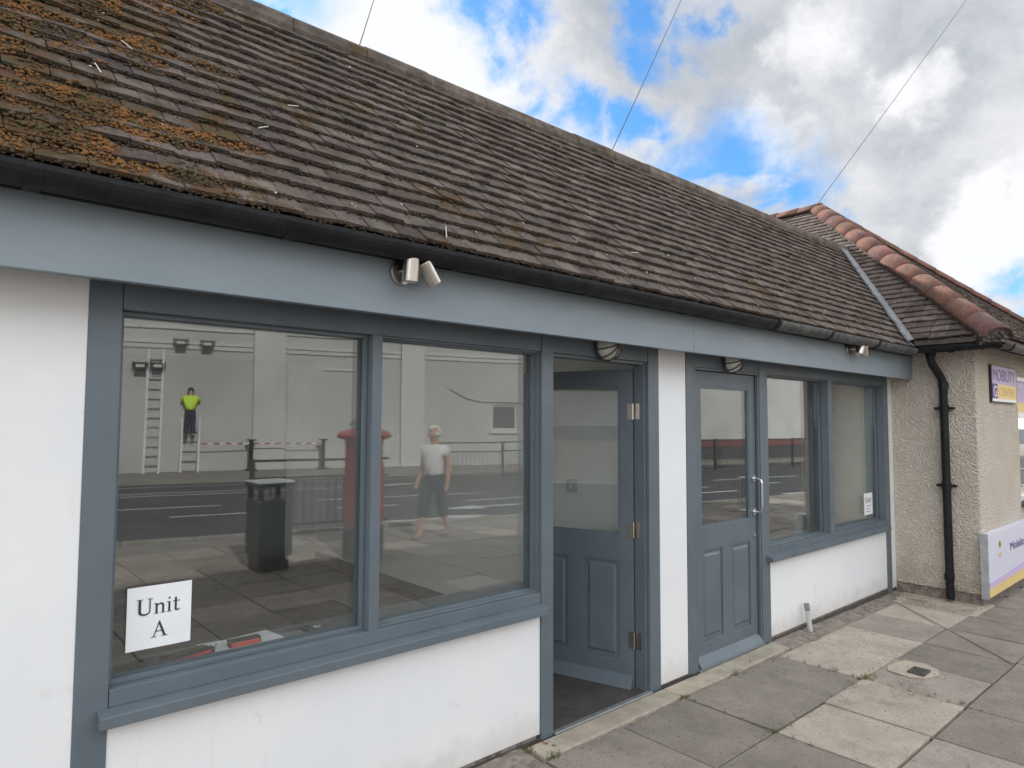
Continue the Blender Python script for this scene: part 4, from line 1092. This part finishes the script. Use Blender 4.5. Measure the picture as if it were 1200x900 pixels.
for a,b in wins:
    m=MB(); frame(m,a+.005,b-.005,1.325,2.325,-.12,-.06,.07); wo=L(m).build('window','opp_trim',ob)
    m=MB(); m.box(a+.075,b-.075,-.10,-.08,1.395,2.255); L(m).build('pane','slate',wo)
    m=MB(); m.box(a-.1,b+.1,.001,.09,1.20,1.30); L(m).build('sill','opp_trim',wo)
m=MB(); m.ring([(8.9,.03,2.9),(9.6,.03,2.55),(10.2,.03,2.42),(13.4,.03,2.40)],.012,6); L(m).build('cable','black',ob)
m=MB(); m.box(-38.2,27.9,-9.2,.2,9,9.4); L(m).build('parapet','opp_trim',ob)
sb2=thing('sandstone_building',(34.2,-13.6,0),'orange sandstone building beyond the white one, reflected in the small window','building',rz=an2)
L=local(sb2)
m=MB(); m.box(0,14,-9,0,0,8); m.box(0,14,.001,.1,0,1.2); m.box(-.001,.35,.101,.2,0,8); L(m).build('wall','stone',sb2)
for x in (1.2,4.5,8,11):
    for z in (2,5): m=MB(); frame(m,x,x+1.3,z,z+1.7,.001,.05,.09); wo=L(m).build('window','opp_trim',sb2); m=MB(); m.box(x+.09,x+1.21,.001,.02,z+.09,z+1.61); L(m).build('pane','slate',wo)
m=MB(); m.add([(-.4,-9.4,8),(14.4,-9.4,8),(14.4,.4,8),(-.4,.4,8),(-.4,-4.5,11),(14.4,-4.5,11)],[(0,1,2,3),(3,2,5,4),(0,4,5,1),(0,3,4),(1,5,2)]); L(m).build('roof','slate',sb2)
# floodlights on the white building
def flood(lx,z,label):
    q=WM[ob.name]@Vector((lx,.13,z)); t=thing('floodlight',q,label,'floodlight','floodlights on the white building',rz=an2); L=local(t)
    L(MB().box(-.16,.16,.06,.16,-.12,.10)).build('housing','black',t,bevel=.01)
    L(MB().box(-.12,.12,.161,.165,-.02,.07)).build('lens','lamp',t)
    m=MB(); m.box(-.22,-.19,-.10,.12,-.02,.16); m.box(.19,.22,-.10,.12,-.02,.16); m.box(-.22,.22,-.12,-.10,-.02,.16); L(m).build('bracket','rail',t)
for x,z,l in ((-.30,4.14,'right-hand'),(.48,4.13,'far right')): pass
flood(-.30,4.14,'black floodlight high on the white building, above the worker'); flood(.48,4.13,'black floodlight high on the white building, right of the worker')
flood(-1.42,3.35,'black floodlight by the top of the leaning ladder'); flood(-.94,3.36,'black floodlight between the leaning ladder and the worker')
# ceiling light in the shop
t=thing('ceiling_light',(1.05,3.0,2.36),'round white ceiling light inside the large shop window','lamp')
lathe([(.02,2.300),(.10,2.305),(.13,2.33),(.135,2.3595)],1.05,3.0,24).build('diffuser','lamp',t,smooth=True)

# ladders
def ladder(name,base,rz,H,wd,lean,label,steps=True):
    t=thing(name,base,label,'ladder',None,rz=rz); L=local(t)
    for sx in (-1,1):
        L(MB().ring([(sx*wd/2,0,0),(sx*wd/2,-lean,H)],.035,8)).build('stile','upvc',t)
        if steps: L(MB().ring([(sx*wd/2*1.15,.0-lean*2.3,0),(sx*wd/2,-lean-.03,H)],.03,8)).build('rear_leg','upvc',t)
    k=int(H/.28)
    for i in range(1,k): z=i*.28; L(MB().box(-wd/2,wd/2,-lean*z/H-.03,-lean*z/H+.03,z-.012,z+.012)).build('rung','alu',t)
    return t
ladder('step_ladder',(6.42,-20.0,0),an2,1.75,.5,.35,'aluminium step ladder that the worker in yellow stands on')
ladder('extension_ladder',(5.35,-20.15,0),an2,3.95,.42,.62,'tall aluminium ladder leaning on the white wall left of the worker',False)

# people -------------------------------------------------------------------
def skin(name,pts,edges,mat,parent,sub=1,root=0):
    me=bpy.data.meshes.new(name); me.from_pydata([p[:3] for p in pts],edges,[]); me.update()
    o=bpy.data.objects.new(name,me); col.objects.link(o)
    md=o.modifiers.new('skin','SKIN'); md.use_smooth_shade=True
    for i,p in enumerate(pts):
        sv=me.skin_vertices[0].data[i]; r=p[3]; sv.radius=(r,r) if not isinstance(r,tuple) else r; sv.use_root=(i==root)
    if sub: s=o.modifiers.new('sub','SUBSURF'); s.levels=sub; s.render_levels=sub
    dg=bpy.context.evaluated_depsgraph_get(); nm=bpy.data.meshes.new_from_object(o.evaluated_get(dg)); bpy.data.objects.remove(o)
    for p in nm.polygons: p.use_smooth=True
    nm.materials.clear(); nm.materials.append(MT[mat]); q=bpy.data.objects.new(name,nm); col.objects.link(q)
    if parent is not None: setpar(q,parent)
    return q
def person(base,rz,label,pose,cloth,hair,longhair,hz=0.0):
    """local frame: +y forward. pose gives joint positions for a 1.62 m adult"""
    Mx=Matrix.Translation(Vector(base))@Matrix.Rotation(rz,4,'Z')
    t=thing('person',base,label,'person',rz=rz)
    P_={k:Mx@Vector(v) for k,v in pose.items()}
    names=['pelvis','waist','chest','neck0','neck','chin','head','crown','skull','hipL','kneeL','ankL','toeL','hipR','kneeR','ankR','toeR','shL','elL','wrL','haL','shR','elR','wrR','haR','nose']
    rr=dict(pelvis=.115,waist=.10,chest=.115,neck0=.070,neck=.050,chin=.060,head=.080,crown=.074,skull=.040,hipL=.082,kneeL=.055,ankL=.038,toeL=.034,shL=.055,elL=.040,wrL=.027,haL=.032,nose=.016)
    rr.update({k[:-1]+'R':v for k,v in list(rr.items()) if k.endswith('L')})
    E_=[('pelvis','waist'),('waist','chest'),('chest','neck0'),('neck0','neck'),('neck','chin'),('chin','head'),('head','crown'),('crown','skull'),('head','nose')]
    for s in 'LR': E_+=[('pelvis','hip'+s),('hip'+s,'knee'+s),('knee'+s,'ank'+s),('ank'+s,'toe'+s),('chest','sh'+s),('sh'+s,'el'+s),('el'+s,'wr'+s),('wr'+s,'ha'+s)]
    P_['chin']=P_['neck'].lerp(P_['head'],.5)+Mx.to_3x3()@Vector((0,.012,0)); P_['skull']=P_['crown']+Vector((0,0,.05))
    fw_=Mx.to_3x3()@Vector((0,1,0)); P_['nose']=P_['head']+fw_*.092+Vector((0,0,-.005))
    pts=[tuple(P_[n])+(rr[n],) for n in names]; idx={n:i for i,n in enumerate(names)}; ed=[(idx[a],idx[b]) for a,b in E_]
    # fingers: four short chains and a thumb on each hand
    rx=Mx.to_3x3()@Vector((1,0,0))
    for s in 'LR':
        h=P_['ha'+s]; d=(h-P_['wr'+s]).normalized()
        for k,ln in enumerate((.060,.072,.068,.054)):
            off=fw_*(.030-.020*k); a=h+off*.9; b=h+off+d*ln*.6; c=b+d*ln*.4+rx*(.012 if s=='L' else -.012)
            i0=len(pts); pts+=[tuple(a)+(.0095,),tuple(b)+(.009,),tuple(c)+(.008,)]; ed+=[(idx['ha'+s],i0),(i0,i0+1),(i0+1,i0+2)]
        a=h+fw_*.035-d*.02; b=h+fw_*.055+d*.02; i0=len(pts); pts+=[tuple(a)+(.011,),tuple(b)+(.009,)]; ed+=[(idx['wr'+s],i0),(i0,i0+1)]
    skin('body',pts,ed,'skin',t,1)
    def G_(nm,lst,eds,mat): 
        return skin(nm,[tuple(P_[n] if isinstance(n,str) else Mx@Vector(n))+(r,) for n,r in lst],eds,mat,t,1)
    v=lambda a,b,f: tuple(Vector(pose[a]).lerp(Vector(pose[b]),f))
    sl_=cloth['sleeve']
    G_('top',[('pelvis',.165),('waist',.152),('chest',.158),('neck0',.084),('shL',.078),(v('shL','elL',sl_),.066),('shR',.078),(v('shR','elR',sl_),.066)],[(0,1),(1,2),(2,3),(2,4),(4,5),(2,6),(6,7)],cloth['top'])
    G_('trousers',[('pelvis',.142),('hipL',.108),('kneeL',.092),(v('kneeL','ankL',cloth['leg']),.098),('hipR',.108),('kneeR',.082),(v('kneeR','ankR',cloth['leg']),.098),('waist',.118)],[(0,1),(1,2),(2,3),(0,4),(4,5),(5,6),(0,7)],cloth['bottom'])
    for s in 'LR':
        a_=Vector(pose['ank'+s]); b_=Vector(pose['toe'+s]); m=MB(); m.sphere((0,0,0),1,14,8,(.052,.135,.055),-.62)
        f2=(b_-a_); f2.z=0; f2.normalize(); yw=math.atan2(-f2.x,f2.y); c_=a_.lerp(b_,.45); c_.z=a_.z-.045
        TT=Mx@Matrix.Translation(c_)@Matrix.Rotation(yw,4,'Z'); m.v=[tuple(TT@Vector(q)) for q in m.v]; m.build('shoe',cloth['shoe'],t,smooth=True)
    hd=Vector(pose['head']); cr=Vector(pose['crown']); m=MB(); R=random.Random(len(label))
    for _ in range(70):
        th=R.uniform(0,math.pi*(.62 if longhair else .5)); a=R.uniform(0,6.283)
        d_=Vector((math.sin(th)*math.cos(a)*.078,math.sin(th)*math.sin(a)*.088,math.cos(th)*.088))
        if d_.y>.03 and d_.z<.045: continue
        m.sphere(Mx@(hd+Vector((0,-.012,.040))+d_),.030,7,5,(1,1,.9))
    m.build('hair',hair,t,smooth=True)
    m=MB()
    for sx in (-1,1):
        q=Mx@(hd+Vector((sx*.028,.080,.012))); m.sphere(q,.0075,8,6)
    m.build('eyes','black',t)
    q=Mx@(hd+Vector((0,.083,-.040))); MB().sphere(q,.016,8,6,(1.2,.4,.35)).build('mouth','plum',t)
    m=MB()
    for sx in (-1,1): m.sphere(Mx@(hd+Vector((sx*.080,0,0))),.022,8,6,(.5,.7,1.1))
    m.build('ears','skin',t)
    return t
woman=dict(pelvis=(0,0,.86),waist=(0,.0,1.0),chest=(0,.01,1.20),neck0=(0,0,1.34),neck=(0,.01,1.39),head=(0,.03,1.48),crown=(0,.02,1.545),
  hipL=(-.09,0,.80),kneeL=(-.10,.14,.45),ankL=(-.10,.22,.085),toeL=(-.105,.35,.05),hipR=(.09,0,.80),kneeR=(.10,-.04,.45),ankR=(.10,-.19,.11),toeR=(.105,-.07,.04),
  shL=(-.185,0,1.28),elL=(-.24,-.04,1.03),wrL=(-.25,.06,.82),haL=(-.25,.09,.755),shR=(.185,0,1.28),elR=(.24,-.02,1.03),wrR=(.25,.04,.81),haR=(.25,.06,.745))
person((5.65,-5.38,-.03),math.pi/2-.35,'white-haired woman in cream shirt and blue cropped trousers walking past the guard rail',woman,dict(top='shirt',bottom='denim',shoe='dirt',sleeve=.45,leg=.45),'hair',True)
man=dict(pelvis=(0,0,.88),waist=(0,.03,1.02),chest=(0,.08,1.23),neck0=(0,.10,1.38),neck=(0,.12,1.43),head=(0,.15,1.51),crown=(0,.15,1.575),
  hipL=(-.085,0,.82),kneeL=(-.09,.05,.46),ankL=(-.10,-.02,.085),toeL=(-.10,.10,.04),hipR=(.085,0,.82),kneeR=(.09,.05,.46),ankR=(.10,-.02,.085),toeR=(.10,.10,.04),
  shL=(-.20,.08,1.32),elL=(-.27,.25,1.16),wrL=(-.20,.42,1.28),haL=(-.18,.48,1.32),shR=(.20,.08,1.32),elR=(.27,.24,1.14),wrR=(.21,.40,1.26),haR=(.19,.46,1.30))
person((6.45,-20.22,1.095),math.pi+an2,'worker in yellow hi-vis top and navy trousers standing on the step ladder',man,dict(top='hiviz',bottom='navy',shoe='black',sleeve=.8,leg=.95),'darkhair',False)

# barrier posts and tape by the worker
def bpost(x,y,label):
    t=thing('barrier_post',(x,y,0),label,'barrier post','barrier posts holding the tape')
    m=MB(); m.ring([(x,y,.05),(x,y,1.0)],.07,12); m.build('post','black',t); m=MB(); m.ring([(x,y,0),(x,y,.05)],.2,16); m.build('base','black',t)
    m=MB(); m.box(x-.14,x+.14,y-.1,y+.1,1.0,1.04); m.build('cap','black',t)
bpost(8.2,-19.6,'black barrier post left of the pilaster across the road'); bpost(10.4,-18.9,'black barrier post right of the pilaster across the road')
t=thing('barrier_tape',(8.2,-19.6,.9),'red and white barrier tape strung from the step ladder','tape')
for k,(mt) in enumerate(('postred','upvc')):
    m=MB(); a=Vector((6.75,-19.95,.92)); b=Vector((8.12,-19.6,.92)); c=Vector((10.32,-18.93,.92))
    for (p_,q_) in ((a,b),(b+Vector((.16,.05,0)),c)):
        n=int((q_-p_).length/.16)
        for i in range(n):
            if i%2!=k: continue
            u_=p_.lerp(q_,i/n); w_=p_.lerp(q_,(i+1)/n); m.hexa([(u_.x,u_.y,.88),(w_.x,w_.y,.88),(w_.x,w_.y-.004,.88),(u_.x,u_.y-.004,.88),(u_.x,u_.y,.92),(w_.x,w_.y,.92),(w_.x,w_.y-.004,.92),(u_.x,u_.y-.004,.92)])
    m.build('red_band' if k==0 else 'white_band',mt,t)
